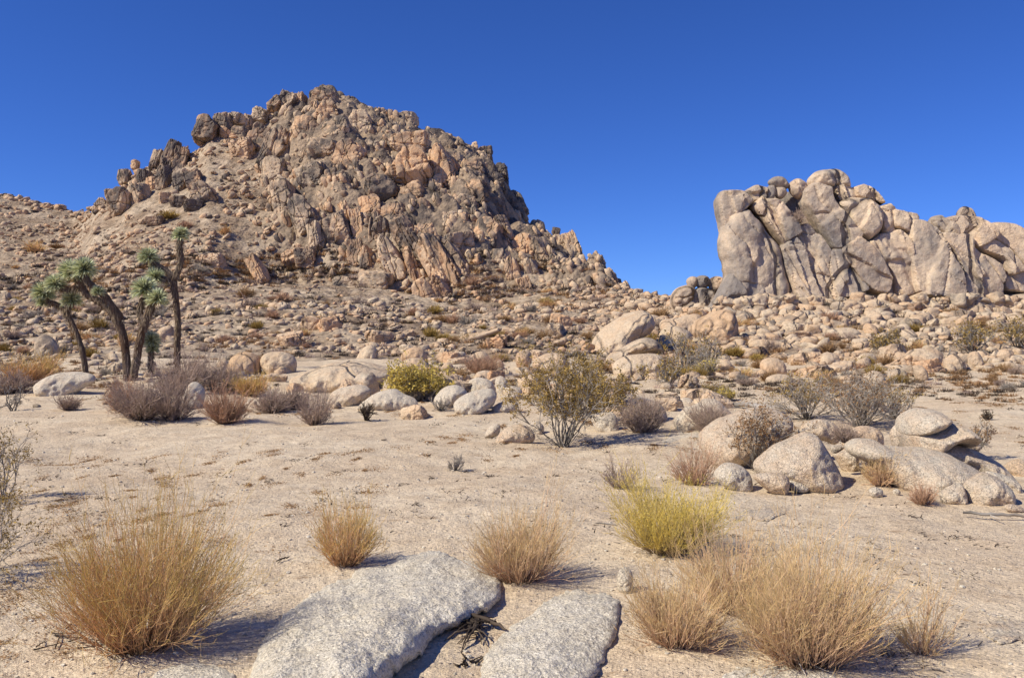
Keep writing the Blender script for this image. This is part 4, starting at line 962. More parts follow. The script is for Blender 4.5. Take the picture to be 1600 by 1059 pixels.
def broom(px, py, w, h, n, mat, label, name='broom_bush', seed=1, spread=0.95, levels=2, leaves=None, leafn=1, cat='bush', thick=None, wild=0.12, z=None, Y=None, group=None, leafsize=None):
    if Y is None: x, y, zz, _ = hit(px, py)
    else: y = Y; x = (px - CX) / F * Y; zz = zpy(py, Y)
    m = y / F; W = w * m; H = h * m
    root = bpy.data.objects.new(name, None); COL.objects.link(root)
    root.location = (x, y, (ground_z(x, y) if Y is None else zz) - 0.01); tag(root, label, cat, group)
    V, Fc, T, Vv, tips, _ = broom_mesh(W, H, n, seed, spread, levels, thick or scale_thick(y), wild)
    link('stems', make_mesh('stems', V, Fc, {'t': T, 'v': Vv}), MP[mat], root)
    if leaves:
        r = np.random.default_rng(seed + 9); tp = tips[tips[:, 2] > H * 0.3]
        lv = leaf_mesh(tp, leafsize or max(0.007, y * 0.0011), seed, 0.9, leafn)
        link('leaves', make_mesh('leaves', lv[0], lv[1], {'t': lv[2], 'v': lv[3]}, smooth=False), MP[leaves], root)
    return root

def shrub_mesh(W, H, nmain, seed, thick, wild=0.3, lv=3, leafy=0.6):
    """woody vase-shaped shrub with crooked branches"""
    r = np.random.default_rng(seed); S = 7
    an = r.uniform(0, 2 * math.pi, nmain); th = np.abs(r.normal(0.62, 0.3, nmain))
    P0 = np.c_[np.cos(an), np.sin(an), 0 * an] * W * 0.05 * r.random(nmain)[:, None]
    D0 = np.c_[np.cos(an) * np.sin(th), np.sin(an) * np.sin(th), np.cos(th)]
    ell = 1 / np.sqrt((np.sin(th) / (W * 0.5)) ** 2 + (np.cos(th) / H) ** 2)
    Ls = [ell * 0.55]; cur = (P0, D0, ell * 0.66, np.full(nmain, thick * 3.2), np.zeros(nmain)); outs = []
    for l in range(lv + 1):
        b, d, L, rd, t0 = cur; N = len(b); P = np.zeros((N, S, 3)); P[:, 0] = b
        for k in range(1, S):
            d = d + r.normal(size=(N, 3)) * wild * 0.5 + np.array([0, 0, 0.05]); d /= np.linalg.norm(d, axis=1, keepdims=True)
            P[:, k] = P[:, k - 1] + d * (L / (S - 1))[:, None]
        t1 = min(1.0, (l + 1) / (lv + 1))
        tt = t0[:, None] + (t1 - t0)[:, None] * np.linspace(0, 1, S)[None]
        outs.append((P, tt, rd[:, None] * np.linspace(1, 0.6, S)[None]))
        nb = 3 if l < 2 else 4
        idx = np.repeat(np.arange(N), nb); kk = r.integers(2, S, len(idx)); dd = P[idx, kk] - P[idx, kk - 1]
        dd /= np.linalg.norm(dd, axis=1, keepdims=True) + 1e-9; dd += r.normal(size=dd.shape) * 0.5; dd /= np.linalg.norm(dd, axis=1, keepdims=True)
        cur = (P[idx, kk], dd, L[idx] * r.uniform(0.4, 0.8, len(idx)), np.maximum(rd[idx] * 0.62, thick * 0.7), tt[idx, kk])
    V = []; Fc = []; T = []; Vv = []; off = 0
    for P, t, Rd in outs:
        if len(P) > 3000: P = P[:, ::2]; t = t[:, ::2]; Rd = Rd[:, ::2]
        v, f = tubes(P, Rd, 3); V.append(v); Fc.append(f + off); off += len(v)
        T.append(np.repeat(t.ravel(), 3)); Vv.append(np.repeat(r.random(P.shape[0]), P.shape[1] * 3))
    lp = outs[-1][0][:, 3:].reshape(-1, 3)
    return np.concatenate(V), np.concatenate(Fc), np.concatenate(T), np.concatenate(Vv), lp

def shrub(px, py, w, h, nmain, mat, label, name='desert_shrub', seed=1, leaves=None, leafn=1, leaf_above=0.3, wild=0.3, lv=3, Y=None, cat='bush', group=None, leafsize=None, keep=1.0):
    if Y is None: x, y, zz, _ = hit(px, py)
    else: y = Y; x = (px - CX) / F * Y; zz = zpy(py, Y)
    m = y / F; W = w * m; H = h * m
    root = bpy.data.objects.new(name, None); COL.objects.link(root)
    root.location = (x, y, (ground_z(x, y) if Y is None else zz) - 0.01); tag(root, label, cat, group)
    V, Fc, T, Vv, lp = shrub_mesh(W, H, nmain, seed, scale_thick(y), wild, lv)
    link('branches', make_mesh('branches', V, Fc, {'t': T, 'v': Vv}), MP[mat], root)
    if leaves:
        r = np.random.default_rng(seed + 3); q = lp[lp[:, 2] > H * leaf_above * r.uniform(0.6, 1.3, len(lp))]; q = q[r.random(len(q)) < keep]
        l_ = leaf_mesh(q, leafsize or max(0.011, y * 0.00155), seed, 0.9, leafn)
        link('leaves', make_mesh('leaves', l_[0], l_[1], {'t': l_[2], 'v': l_[3]}, smooth=False), MP[leaves], root)
    return root

# foreground broom bushes
broom(222, 1012, 300, 282, 470, 'broom', 'biggest golden straw bush at the lower left with a dark shadow', seed=11, spread=0.95)
broom(540, 882, 122, 130, 170, 'broom', 'small fan shaped straw bush standing above the large granite outcrop', seed=12, spread=0.8)
broom(812, 905, 185, 162, 280, 'broomg', 'rounded straw bush between the two foreground granite outcrops', seed=13)
broom(1045, 862, 205, 140, 350, 'yellow', 'bright yellow green flowering bush right of centre', 'rabbitbrush', seed=14, leaves='lime', leafn=2, spread=1.0)
broom(1150, 950, 200, 155, 230, 'broomg', 'straw bush behind the widest lower right bush', seed=16)
broom(1058, 1006, 165, 155, 260, 'broomg', 'straw bush below the yellow green bush', seed=15)
broom(1262, 1028, 285, 240, 440, 'broomg', 'widest pale straw bush at the lower right', seed=17)
broom(1440, 1016, 105, 125, 70, 'broomg', 'sparse thin straw tuft at the far lower right', seed=18, wild=0.1)
broom(970, 765, 60, 60, 60, 'mauve', 'thin see-through twiggy tuft behind the yellow green bush', seed=19)
broom(1088, 752, 80, 75, 90, 'red', 'thin reddish tuft behind the yellow green bush', seed=20)
broom(1378, 757, 85, 60, 160, 'broomg', 'straw bush in front of the largest slab', seed=21)
broom(1442, 787, 48, 42, 80, 'red', 'little reddish tuft in front of the largest slab', seed=22)
# creosote and other middle distance bushes
shrub(880, 692, 168, 138, 24, 'grey', 'tall open creosote bush with bare grey stems in the middle', 'creosote_bush', seed=31, leaves='olive', leafn=4, leaf_above=.4)
shrub(940, 664, 110, 104, 18, 'grey', 'olive bush just behind and right of the creosote bush', 'creosote_bush', seed=32, leaves='olive', leafn=4, leaf_above=.4)
broom(1005, 680, 96, 68, 210, 'mauve', 'dense mauve bush right of the creosote bush', 'dry_shrub', seed=33, wild=.2)
broom(1112, 682, 80, 58, 220, 'mauve', 'mauve bush in front of the split granite dome', 'dry_shrub', seed=34, wild=.2)
shrub(1183, 728, 120, 96, 20, 'grey', 'rusty leaved bush leaning on the cone shaped boulder', 'desert_shrub', seed=35, leaves='rust', leafn=2, leaf_above=.4)
shrub(1225, 738, 110, 60, 9, 'dark', 'black bare dead branches over the cone shaped boulder', 'dead_shrub', seed=36, wild=.45)
shrub(1345, 668, 215, 72, 34, 'grey', 'widest grey and olive bush behind the stacked boulders', 'desert_shrub', seed=37, leaves='rust', leaf_above=.4, keep=.5)
shrub(1262, 654, 150, 56, 24, 'grey', 'grey olive bush left of the widest grey bush', 'desert_shrub', seed=38, leaves='olive', leaf_above=.5, keep=.5)
shrub(1400, 655, 100, 50, 16, 'grey', 'grey bush right of the widest grey bush', 'desert_shrub', seed=39, leaves='olive', leaf_above=.5, keep=.4)
broom(652, 626, 90, 64, 260, 'grey', 'yellow green bush beside the white slabs', 'rabbitbrush', seed=40, leaves='lime', leafn=6, wild=.2, leafsize=.04)
broom(222, 658, 100, 74, 200, 'mauve', 'mauve brown bush in front of the double tree trunk', 'dry_shrub', seed=41, wild=.2)
broom(272, 657, 80, 76, 170, 'mauve', 'mauve bush right of the mauve brown bush', 'dry_shrub', seed=42, wild=.2)
broom(195, 645, 60, 50, 180, 'red', 'small reddish bush left of the mauve brown bush', 'dry_shrub', seed=43, wild=.2)
broom(285, 615, 140, 60, 260, 'mauve', 'wide mauve bush behind the front mauve bushes', 'dry_shrub', seed=44, wild=.25)
broom(350, 612, 80, 45, 260, 'mauve', 'low greyish bush behind the upright reddish bush', 'dry_shrub', seed=45, wild=.25)
broom(354, 664, 76, 70, 180, 'red', 'upright reddish bush standing alone on the sand at left', 'dry_shrub', seed=46, wild=.15)
broom(393, 615, 70, 42, 220, 'broom', 'orange straw bush below the reddish rounded boulder', 'dry_shrub', seed=47, wild=.2)
broom(425, 642, 68, 48, 160, 'mauve', 'low mauve grey bush left of the narrow mauve bush', 'dry_shrub', seed=48, wild=.25)
broom(462, 638, 50, 40, 200, 'mauve', 'small mauve grey bush just behind the narrow mauve bush', 'dry_shrub', seed=49, wild=.25)
broom(493, 662, 56, 62, 130, 'mauve', 'narrow mauve bush at the right end of the left bushes', 'dry_shrub', seed=50, wild=.15)
shrub(572, 656, 48, 24, 14, 'dark', 'tiny dark dead bush on sand below the white slabs', 'dead_shrub', seed=51)
shrub(690, 641, 46, 16, 12, 'grey', 'flat grey dead bush under the yellow green bush', 'dead_shrub', seed=52)
broom(108, 642, 46, 34, 100, 'mauve', 'small twiggy bush at the left below the flat boulder', 'dry_shrub', seed=53, wild=.25)
broom(50, 600, 130, 42, 300, 'broom', 'wide straw coloured bush at the left behind the flat boulder', 'dry_shrub', seed=54, wild=.2)
broom(15, 615, 80, 40, 200, 'mauve', 'greyish bush at the left edge beside the straw bush', 'dry_shrub', seed=55, wild=.3)
shrub(20, 640, 160, 30, 8, 'grey', 'spreading bare grey branches lying at the left edge', 'dead_shrub', seed=56, wild=.5)
shrub(4, 780, 145, 105, 12, 'grey', 'open olive leaved bush cut by the left edge', 'creosote_bush', seed=57, leaves='olive', leafn=2, leaf_above=.3, keep=.6, lv=3)
shrub(-45, 905, 210, 150, 16, 'grey', 'dark leafed bush at the left edge beside the biggest straw bush', 'creosote_bush', seed=58, leaves='olive', leafn=2, leaf_above=.1, keep=.8)
shrub(711, 729, 34, 22, 12, 'grey', 'tiny silver dead bush on the open sand in the middle', 'dead_shrub', seed=59)
shrub(1068, 580, 70, 60, 14, 'grey', 'grey bush in front of the pink tan block', 'desert_shrub', seed=60, leaves='olive', keep=.2)
shrub(1105, 572, 60, 55, 12, 'grey', 'grey bush right of the bush before the pink block', 'desert_shrub', seed=61, leaves='olive', keep=.2)
shrub(1045, 606, 70, 42, 14, 'grey', 'grey olive bush below the pale rounded boulder', 'desert_shrub', seed=62, leaves='olive', keep=.5)
broom(1102, 584, 40, 26, 120, 'grey', 'small green bush on sand below the pink block', 'desert_shrub', seed=63, leaves='lime')
broom(1112, 624, 36, 30, 110, 'grey', 'left of the two small green bushes above the split dome', 'desert_shrub', seed=64, leaves='olive', leafn=2)
broom(1134, 628, 28, 24, 90, 'grey', 'right of the two small green bushes above the split dome', 'desert_shrub', seed=65, leaves='lime', leafn=2)
broom(1162, 590, 28, 20, 80, 'broom', 'small orange tuft on sand below the crag', 'dry_shrub', seed=66)
shrub(1385, 556, 60, 36, 14, 'grey', 'brown bush among the boulders below the middle of the crag', 'desert_shrub', seed=67, leaves='olive', keep=.6)
shrub(1520, 556, 90, 46, 16, 'grey', 'olive bush below the right part of the crag', 'desert_shrub', seed=68, leaves='olive', keep=.6)
shrub(1590, 548, 60, 60, 14, 'grey', 'dark olive bush cut by the right edge below the crag', 'desert_shrub', seed=69, leaves='olive', keep=.8)
shrub(1532, 700, 44, 54, 10, 'grey', 'brown bush right of the tallest stacked boulders', 'desert_shrub', seed=70, leaves='rust', keep=.5, Y=11.2)
shrub(1543, 655, 20, 16, 12, 'dark', 'tiny dark grey bush alone on the right hand sand', 'dead_shrub', seed=71)
broom(1325, 690, 60, 34, 120, 'mauve', 'mauve tuft before the pinkish boulder', 'dry_shrub', seed=72, wild=.2, Y=11.0)
broom(1243, 347, 30, 42, 120, 'mauve', 'round brown clump growing high on the crag face', 'dry_shrub', seed=73, wild=.35, Y=62.0, spread=1.3)
broom(1235, 478, 30, 24, 90, 'mauve', 'straw tuft at the foot of the crag face', 'dry_shrub', seed=74, wild=.3, Y=59.3)
broom(1383, 372, 10, 16, 30, 'mauve', 'small straw tuft in a crack right of the hanging boulder', 'dry_shrub', seed=75, wild=.3, Y=62.0)
broom(1516, 408, 16, 16, 50, 'red', 'tiny brown tuft on the right end of the crag face', 'dry_shrub', seed=76, wild=.3, Y=61.4)
broom(755, 590, 70, 30, 220, 'red', 'reddish brown low bush in the gully right of the yellow green bush', 'dry_shrub', seed=77, wild=.3)
shrub(1475, 566, 50, 24, 12, 'grey', 'low mauve bush under the crag boulders at right', 'desert_shrub', seed=78)

# many small far bushes on the slopes
PB = []
for i in range(6):
    V, Fc, T, Vv, tips, _ = broom_mesh(1.0, 0.5, 120, 300 + i, 1.1, 1, 0.010, 0.3)
    PB.append(make_mesh('hill_shrub', V, Fc, {'t': T, 'v': Vv}))
PB[0].materials.append(MP['mauve']); PB[1].materials.append(MP['rust']); PB[2].materials.append(MP['grey']); PB[3].materials.append(MP['broom']); PB[4].materials.append(MP['red']); PB[5].materials.append(MP['olive'])
PBN = ['mauve grey', 'rusty brown', 'silver grey', 'straw coloured', 'reddish brown', 'dark olive']
rs = random.Random(5)
k = 0
while k < 300:
    px = rs.uniform(-120, 1720)
    if px < 1030: py = rs.triangular(sil(px) + 25, 600, 530)
    elif px < 1130: py = rs.uniform(500, 600)
    else: py = rs.uniform(490, 610)
    if px < 1030 and py < 470 and rs.random() < .5: continue
    if 420 < px < 900 and py < 470 and rs.random() < 0.85: continue
    if 440 < px < 640 and 550 < py < 610: continue
    x, y, z, ok = hit(px, py)
    if not ok: continue
    i = rs.randrange(6); o = link('hill_shrub', PB[i], None)
    s = y / F * rs.uniform(12, 42); o.scale = (s, s, s * rs.uniform(0.7, 1.1)); o.rotation_euler = (0, 0, rs.uniform(0, 6.28))
    o.location = (x, y, ground_z(x, y))
    wh = ('on the sandy ground below the crag' if px > 1030 else ('on the rubble at the foot of the hill' if py > 480 else 'among the rocks of the hill slope'))
    tag(o, f'small {PBN[i]} scrub bush {wh}', 'bush', 'small scrub bushes ' + wh); k += 1

# ------------------------------------------------------------------ joshua trees
def spike_ball(c, rad, n, seed, axis=(0, 0, 1), spread=1.0):
    r = np.random.default_rng(seed); d = r.normal(size=(n, 3)); d /= np.linalg.norm(d, axis=1, keepdims=True)
    ax = np.array(axis, float); ax /= np.linalg.norm(ax); cs = d @ ax; d[cs < -0.55] *= -1
    L = rad * r.uniform(0.75, 1.1, n)[:, None]; w = rad * 0.055
    s = np.cross(d, r.normal(size=(n, 3))); s /= np.linalg.norm(s, axis=1, keepdims=True)
    c = np.array(c); b0 = c + d * rad * 0.15 - ax * 0.0
    dr = d - np.array([0, 0, 0.10]); 
    V = np.stack([b0 - s * w, b0 + s * w, c + d * L * 0.6 + s * w * 0.8, c + dr * L, c + d * L * 0.6 - s * w * 0.8], 1).reshape(-1, 3)
    f = np.arange(5 * n).reshape(n, 5)
    t = np.tile([0.0, 0.0, 0.6, 1.0, 0.6], n); v = np.repeat(r.random(n), 5)
    return V, f, t, v

def joshua(label, base, Y, limbs, heads, seed):
    """limbs: lists of (px, py, depth, radius_px); heads: (px, py, depth, radius_px)"""
    bx = (base[0] - CX) / F * Y; gz = ground_z(bx, Y)
    root = bpy.data.objects.new('joshua_tree', None); COL.objects.link(root); root.location = (bx, Y, gz); tag(root, label, 'tree')
    org = np.array([bx, Y, gz]); m = Y / F
    V = []; Fc = []; off = 0; TV = []; TF = []; TT = []; TW = []; o2 = 0
    r = np.random.default_rng(seed)
    for li, L in enumerate(limbs):
        P = np.array([((a - CX) * m, Y + d, zpy(b, Y)) for a, b, d, q in L]); rd = np.array([q for *_, q in L]) * m * 0.86
        if li == 0 or L[0][1] > base[1] - 12: P[0, 2] = gz - 0.1
        t = np.linspace(0, 1, len(P)); tt = np.linspace(0, 1, 30)
        # smooth curve
        from numpy import interp
        Q = np.stack([np.interp(tt, t, P[:, k]) for k in range(3)], 1)
        for _ in range(3): Q[1:-1] = (Q[:-2] + 2 * Q[1:-1] + Q[2:]) / 4
        rr = np.interp(tt, t, rd); rr[-1] *= 0.6
        v, f = tubes(Q[None], rr[None], 12)
        ax = np.repeat(Q, 12, 0); dv = v - ax
        v = ax + dv * (1 + 0.30 * fbm(v * (7, 7, 3) + seed, 3, seed) + 0.16 * fbm(v * 22, 2, seed + 1))[:, None]
        V.append(v); Fc.append(f + off); off += len(v)
        # shaggy dead leaves pressed along the limb, denser towards its top
        n = 360
        k = (r.random(n) ** 0.7 * 28).astype(int) + 1
        pk = Q[k]; an = r.uniform(0, 6.28, n); out = np.c_[np.cos(an), np.sin(an), r.normal(size=n) * 0.3]
        b0 = pk + out * rr[k][:, None] * 0.95; ln = 0.17 * r.uniform(0.4, 1.2, n)[:, None]
        tip = b0 + (out * 0.45 + np.array([0, 0, -1.0])) * ln; s = np.cross(tip - b0, out); s /= np.linalg.norm(s, axis=1, keepdims=True) + 1e-9
        tv = np.stack([b0 - s * 0.014, b0 + s * 0.014, tip], 1).reshape(-1, 3)
        TV.append(tv); TF.append(np.arange(3 * n).reshape(n, 3) + o2); o2 += 3 * n; TT.append(np.tile([0, 0, 1.0], n)); TW.append(np.repeat(r.random(n), 3))
    tr = link('trunk', make_mesh('trunk', np.concatenate(V) - org, np.concatenate(Fc)), M_BARK, root)
    link('dead_leaves', make_mesh('dead_leaves', np.concatenate(TV) - org, np.concatenate(TF), {'t': np.concatenate(TT), 'v': np.concatenate(TW)}, smooth=False), MP['thatch'], root)
    for i, (a, b, d, q) in enumerate(heads):
        c = np.array([(a - CX) * m, Y + d, zpy(b, Y)]) - org
        v, f, t, w = spike_ball(c, q * m * 1.42, 430, seed * 10 + i)
        link('leaf_rosette', make_mesh('leaf_rosette', v, f, {'t': t, 'v': w}, smooth=False), MP['yucca'], root)
def q2(a, b): return a / 3.115, 340 + b / 3.115
def L2(pts): return [(*q2(a, b), d, r_) for a, b, d, r_ in pts]
joshua('small leaning joshua tree with a thin trunk at the far left', q2(425, 758), 27.0,
       [L2([(425, 760, 0, 5), (405, 660, 0, 4.5), (378, 575, 0, 4.2), (340, 490, 0, 4.5), (320, 455, 0, 4.2)]),
        L2([(325, 462, 0, 4), (280, 425, .1, 4.2), (235, 415, .1, 4.5), (210, 385, .1, 4)]),
        L2([(325, 465, 0, 4), (340, 435, -.1, 4), (360, 405, -.1, 4)])],
       L2([(205, 368, .1, 16), (358, 402, -.1, 14), (200, 415, .1, 9)]), 5)
joshua('tallest spreading joshua tree with two thick dark trunks from one base', q2(628, 770), 26.6,
       [L2([(618, 770, 0, 7.5), (615, 650, 0, 6.5), (590, 530, 0, 7.5), (540, 455, 0, 7), (480, 405, 0, 6.5), (420, 380, 0, 6), (400, 330, 0, 5.5), (370, 290, 0, 5)]),
        L2([(590, 500, 0, 7.5), (560, 440, -.1, 6.5), (510, 370, -.2, 6.5), (450, 325, -.2, 6), (425, 280, -.2, 5)]),
        L2([(410, 350, 0, 5), (360, 343, .1, 4.2), (310, 345, .1, 4), (270, 335, .1, 4)]),
        L2([(645, 775, 0, 7.5), (665, 680, 0, 7), (685, 580, 0, 7), (705, 510, 0, 7.5), (735, 440, 0, 7), (745, 405, 0, 6)]),
        L2([(700, 500, 0, 6), (670, 460, .1, 5), (690, 390, .1, 5)])],
       L2([(348, 268, 0, 18), (425, 258, -.2, 17), (385, 290, .2, 12), (262, 328, .1, 15), (700, 352, .1, 18), (775, 400, -.1, 15), (735, 390, .2, 12), (500, 365, -.3, 9)]), 6)
joshua('tall slim joshua tree with one bent trunk right of the double trunk', q2(865, 690), 29.6,
       [L2([(864, 692, 0, 5.8), (862, 600, 0, 5.6), (868, 520, 0, 5.4), (855, 400, 0, 5.2), (845, 300, 0, 6)]),
        L2([(845, 305, 0, 6), (868, 260, 0, 5.5), (882, 215, 0, 5.2), (872, 140, 0, 5.6), (878, 105, 0, 5)]),
        L2([(848, 290, 0, 5.5), (815, 262, 0, 4.5), (780, 240, 0, 4.2), (745, 215, 0, 4)]),
        L2([(845, 300, 0, 5), (815, 300, -.1, 4.5), (785, 298, -.1, 4)])],
       L2([(880, 88, 0, 12), (722, 195, 0, 14), (765, 295, -.1, 14), (748, 235, .1, 8)]), 7)
joshua('young joshua tree with a single low spiky head beside the double trunk', q2(735, 690), 27.6,
       [L2([(735, 690, 0, 4), (736, 640, 0, 4)])], L2([(735, 600, 0, 13), (742, 640, 0, 9)]), 8)

# ------------------------------------------------------------------ dead wood and litter
def branchy(name, label, paths, mat, cat, seed, twig=0.0, group=None):
    """paths: list of [(px,py,height m, radius m)...] lying on the ground"""
    r = np.random.default_rng(seed); V = []; Fc = []; off = 0; T = []; W = []
    for L in paths:
        P = []
        for a, b, h, rad in L:
            x, y, z, _ = hit(a, b); k = (EYE - (z + h)) / max(EYE - z, .01); P.append((x * k, y * k, z + h))
        P = np.array(P); t = np.linspace(0, 1, len(P)); tt = np.linspace(0, 1, 14)
        Q = np.stack([np.interp(tt, t, P[:, k]) for k in range(3)], 1); Q[1:-1] = (Q[:-2] + 2 * Q[1:-1] + Q[2:]) / 4
        rad = np.interp(tt, t, [q[3] for q in L]); Q += r.normal(size=Q.shape) * rad.mean() * 0.35
        v, f = tubes(Q[None], rad[None], 7); v = v + r.normal(size=v.shape) * rad.mean() * 0.12
        V.append(v); Fc.append(f + off); off += len(v); T.append(np.repeat(tt, 7)); W.append(np.full(len(v), r.random()))
    V = np.concatenate(V); org = V.mean(0); org[2] = V[:, 2].min()
    return tag(link(name, make_mesh(name, V - org, np.concatenate(Fc), {'t': np.concatenate(T), 'v': np.concatenate(W)}), MP[mat], loc=org), label, cat, group)
rp = random.Random(3)
paths = [[(700, 968, .03, .008), (735, 960, .06, .014), (765, 968, .05, .012), (792, 985, .02, .005)]]
for i in range(30):
    a = rp.uniform(-3.3, 0.35); L = rp.uniform(20, 62); cx, cy = 742 + rp.gauss(0, 12), 970 + rp.gauss(0, 5)
    ex, ey = cx + math.cos(a) * L * .95, cy - math.sin(a) * L * .9
    paths.append([(cx, cy, .05, rp.uniform(.004, .009)), ((cx + ex) / 2 + rp.gauss(0, 6), (cy + ey) / 2 - 4, .04, .005), (ex, ey, .004, .002)])
branchy('dead_root', 'dark gnarled dead root on sand between the two granite outcrops', paths, 'dark', 'dead root', 4)
paths = []
for i in range(10):
    cx, cy = 728 + rp.gauss(0, 6), 1036 + rp.gauss(0, 4); a = rp.uniform(0, 6.28); L = rp.uniform(8, 22)
    paths.append([(cx, cy, .02, .005), (cx + math.cos(a) * L, cy + math.sin(a) * L * .8, .004, .002)])
branchy('dead_root', 'small dark root tuft below the larger dead root', paths, 'dark', 'dead root', 5)
paths = [[(1160, 985, .02, .006), (1200, 1005, .03, .006), (1250, 1030, .02, .005), (1295, 1050, .01, .003)]]
for i in range(9):
    cx = rp.uniform(1170, 1260); cy = 985 + (cx - 1160) * .48; a = rp.uniform(-.3, 1.2); L = rp.uniform(25, 60)
    paths.append([(cx, cy, .02, .004), (cx + math.cos(a) * L * .5, cy + math.sin(a) * L * .45, .03, .003), (cx + math.cos(a) * L, cy + math.sin(a) * L, .01, .0015)])
branchy('dead_branch', 'bleached dead branch lying in front of the widest lower right bush', paths, 'grey', 'dead branch', 6)
branchy('fallen_log', 'grey fallen log lying on sand behind the long pale boulder', [[(1145, 631, .06, .05), (1190, 634, .07, .065), (1255, 641, .06, .05)]], 'grey', 'log', 7)
branchy('dead_branch', 'thin white stick on sand left of the yellow green bush', [[(930, 817, .01, .004), (950, 818, .012, .007), (965, 820, .01, .006)]], 'grey', 'dead branch', 8)
branchy('dead_branch', 'short dark stick on the sand right of the biggest bush', [[(432, 876, .012, .004), (445, 872, .015, .006), (452, 870, .01, .004)], [(434, 880, .005, .002), (440, 874, .01, .003)]], 'dark', 'dead branch', 9)
branchy('dead_branch', 'grey driftwood like branch at the right edge below the boulders', [[(1505, 800, .02, .012), (1545, 803, .03, .015), (1600, 806, .02, .012)], [(1540, 802, .02, .006), (1565, 812, .02, .004)]], 'grey', 'dead branch', 10)
paths = []
for i in range(16):
    cx, cy = 120 + rp.gauss(0, 45), 1000 + rp.gauss(0, 10); a = rp.gauss(0.4, .8); L = rp.uniform(30, 90)
    paths.append([(cx, cy, .01, .004), (cx + math.cos(a) * L * .5, cy - math.sin(a) * L * .2, .02, .003), (cx + math.cos(a) * L, cy - math.sin(a) * L * .4, .005, .0015)])
branchy('dead_branch', 'tangle of dark dead twigs at the base of the biggest bush', paths, 'dark', 'dead branch', 11)

def litter(name, label, n, seed, mat, patch, blade, size, cat, ymax=30):
    """flattened dry grass, leaf litter and twig scraps"""
    r = np.random.default_rng(seed); V = []; T = []; W = []
    for i in range(n):
        y = 3.2 * (ymax / 3.2) ** r.random(); x = r.uniform(-0.72, 0.72) * y
        if vnoise(np.array([[x * .3, y * .2, 3.3]]), seed)[0] < -0.25: continue
        k = int(blade * r.uniform(0.4, 1.6)); pr = patch * r.uniform(0.3, 1.5)
        a_ = r.normal() * .8; gx_ = r.normal(size=k) * pr * 1.7; gy_ = r.normal(size=k) * pr; c = np.c_[x + gx_ * math.cos(a_) - gy_ * math.sin(a_), y + (gx_ * math.sin(a_) + gy_ * math.cos(a_)) * (1 + y * .12)]
        z = fast_h(c[:, 0], c[:, 1]); a = r.uniform(0, 6.28, k); L = size * r.uniform(0.4, 1.5, k) * (1 + y * 0.06)
        e = r.uniform(0.0, 0.5, k); d = np.c_[np.cos(a) * np.cos(e), np.sin(a) * np.cos(e), np.sin(e)]; s = np.c_[-np.sin(a), np.cos(a), r.uniform(0, 1, k)] * (0.0016 + y * 0.00042)
        p0 = np.c_[c, z + 0.004]; V.append(np.stack([p0 - s, p0 + s, p0 + d * L[:, None]], 1).reshape(-1, 3)); T.append(np.repeat(r.random(k), 3)); W.append(np.repeat(r.random(k), 3))
    V = np.concatenate(V)
    return tag(link(name, make_mesh(name, V, np.arange(len(V)).reshape(-1, 3), {'t': np.concatenate(T), 'v': np.concatenate(W)}, smooth=False), MP[mat]), label, cat, kind='stuff')
litter('dry_litter', 'scattered rusty brown mats of dry leaf litter on the sand', 1000, 51, 'rust', .045, 120, .011, 'leaf litter')
litter('twig_litter', 'scattered dark twig scraps on the sand', 420, 52, 'dark', .05, 12, .035, 'twigs')
def scrub_cover(n, seed, mat, label, mixx):
    r = np.random.default_rng(seed); V = []; T = []; W = []
    while n > 0:
        px = r.uniform(-200, 1750); py = r.uniform(max(sil(px) + 15, 400), 612) if px < 1000 else r.uniform(492, 625)
        if fbm(np.array([[px / 120, py / 34, mixx]]), 3, seed)[0] < 0.02: continue
        if 440 < px < 640 and 560 < py < 612: continue
        n -= 1
        x, y, z, ok = hit(px, py); R_ = y / F * r.uniform(4, 15); k = 60
        a = r.uniform(0, 6.28, k); e = r.uniform(0.1, 1.4, k); L = R_ * r.uniform(.5, 1.1, k); zz = fast_h(x, y)[0]
        c = np.c_[x + r.normal(size=k) * R_ * .35, y + r.normal(size=k) * R_ * .3, np.full(k, zz - .01)]
        d = np.c_[np.cos(a) * np.cos(e), np.sin(a) * np.cos(e), np.sin(e) * .7] * L[:, None]; s_ = np.c_[-np.sin(a), np.cos(a), r.uniform(-.5, .5, k)] * y * 0.00045
        V.append(np.stack([c - s_, c + s_, c + d], 1).reshape(-1, 3)); T.append(np.tile([0.2, 0.2, 1.0], k) * r.uniform(.5, 1)); W.append(np.full(3 * k, r.random()))
    V = np.concatenate(V)
    return tag(link('dry_scrub', make_mesh('dry_scrub', V, np.arange(len(V)).reshape(-1, 3), {'t': np.concatenate(T), 'v': np.concatenate(W)}, smooth=False), MP[mat]), label, 'scrub', kind='stuff')
scrub_cover(1500, 61, 'dark', 'dark brown dry scrub growing between the stones of the lower slopes', .3)
scrub_cover(1500, 62, 'rust', 'rusty dry grass and scrub growing between the stones of the lower slopes', 2.3)
scrub_cover(900, 63, 'mauve', 'greyish dry scrub growing between the stones of the lower slopes', 4.3)
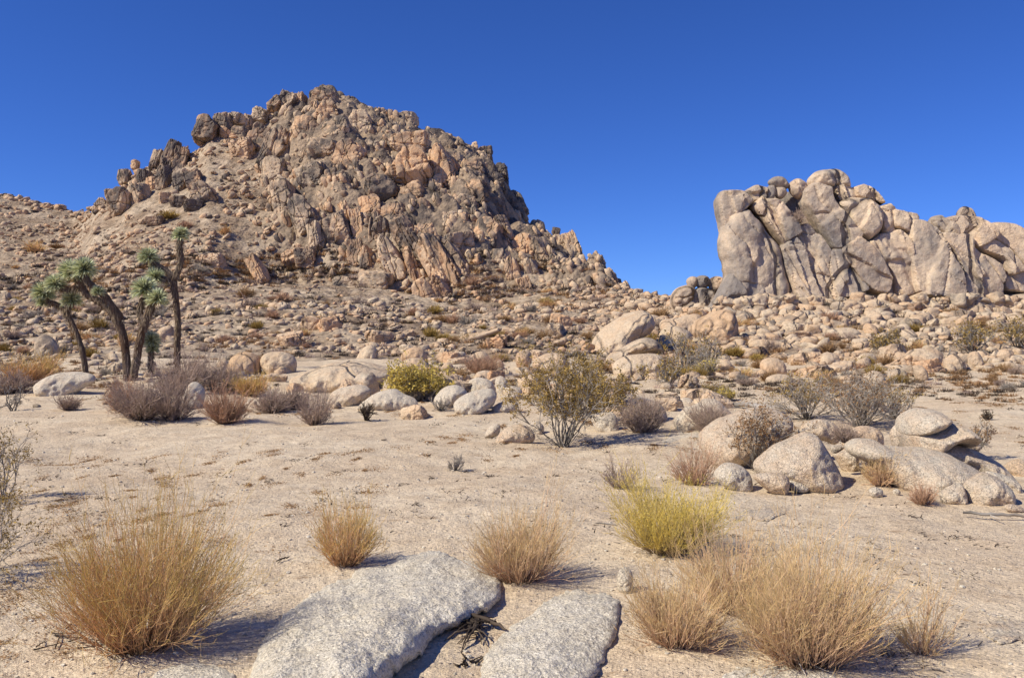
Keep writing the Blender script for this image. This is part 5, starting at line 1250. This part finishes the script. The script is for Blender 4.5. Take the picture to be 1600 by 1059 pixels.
def peb_sampler(r):
    y = 2.9 * (26 / 2.9) ** (r.random() ** 1.1); x = r.uniform(-0.7, 0.7) * y
    W = (0.006 + 0.022 * r.random() ** 4) * (1 + y * 0.07); z = float(base_height(np.array([x]), np.array([y]))[0])
    return x, y, ground_z(x, y) + W * 0.1, W, W * 0.6, 0, r.choice([.0, .1, .3, .8])
scatter_rocks('pebbles', 'scattered gravel and small pebbles on the sand', 5000, peb_sampler, M_NEAR, 21)

# ------------------------------------------------------------------ light, sky, camera
az_to = (-1.0, -0.42); EL = R(43)
rot = math.atan2(az_to[0], az_to[1])
w = bpy.data.worlds.new('World'); scene.world = w; w.use_nodes = True; g = NB(w.node_tree)
bg = w.node_tree.nodes['Background']
sky = g.n('ShaderNodeTexSky', sky_type='NISHITA'); sky.sun_disc = False; sky.sun_elevation = EL; sky.sun_rotation = rot
sky.altitude = 1300; sky.air_density = 0.8; sky.dust_density = 0.0; sky.ozone_density = 4.0
hs = g.n('ShaderNodeHueSaturation'); hs.inputs['Saturation'].default_value = 1.10; g.l(sky.outputs[0], hs.inputs['Color'])
tn_ = g.mix(1.0, hs.outputs[0], (0.56, 0.80, 1.42), 'MULTIPLY'); g.l(tn_, bg.inputs[0]); bg.inputs[1].default_value = 0.095
ld = bpy.data.lights.new('sun', 'SUN'); ld.energy = 5.0; ld.angle = R(0.53); ld.color = (1.0, 0.935, 0.79)
so = bpy.data.objects.new('sun', ld); COL.objects.link(so)
n_ = math.hypot(*az_to); to = Vector((az_to[0] / n_ * math.cos(EL), az_to[1] / n_ * math.cos(EL), math.sin(EL)))
so.rotation_euler = to.to_track_quat('Z', 'Y').to_euler(); so.location = (-30, -10, 40)
cam = bpy.data.cameras.new('camera'); co = bpy.data.objects.new('camera', cam); COL.objects.link(co)
co.location = (0, 0, EYE); co.rotation_euler = (R(90), 0, 0); cam.sensor_width = 36; cam.lens = 36 * F / 1600; cam.clip_end = 20000; cam.clip_start = 0.05
scene.camera = co
scene.view_settings.view_transform = 'Standard'; scene.view_settings.look = 'None'; scene.view_settings.exposure = 0
scene.cycles.max_bounces = 4; scene.cycles.diffuse_bounces = 2; scene.cycles.transparent_max_bounces = 4
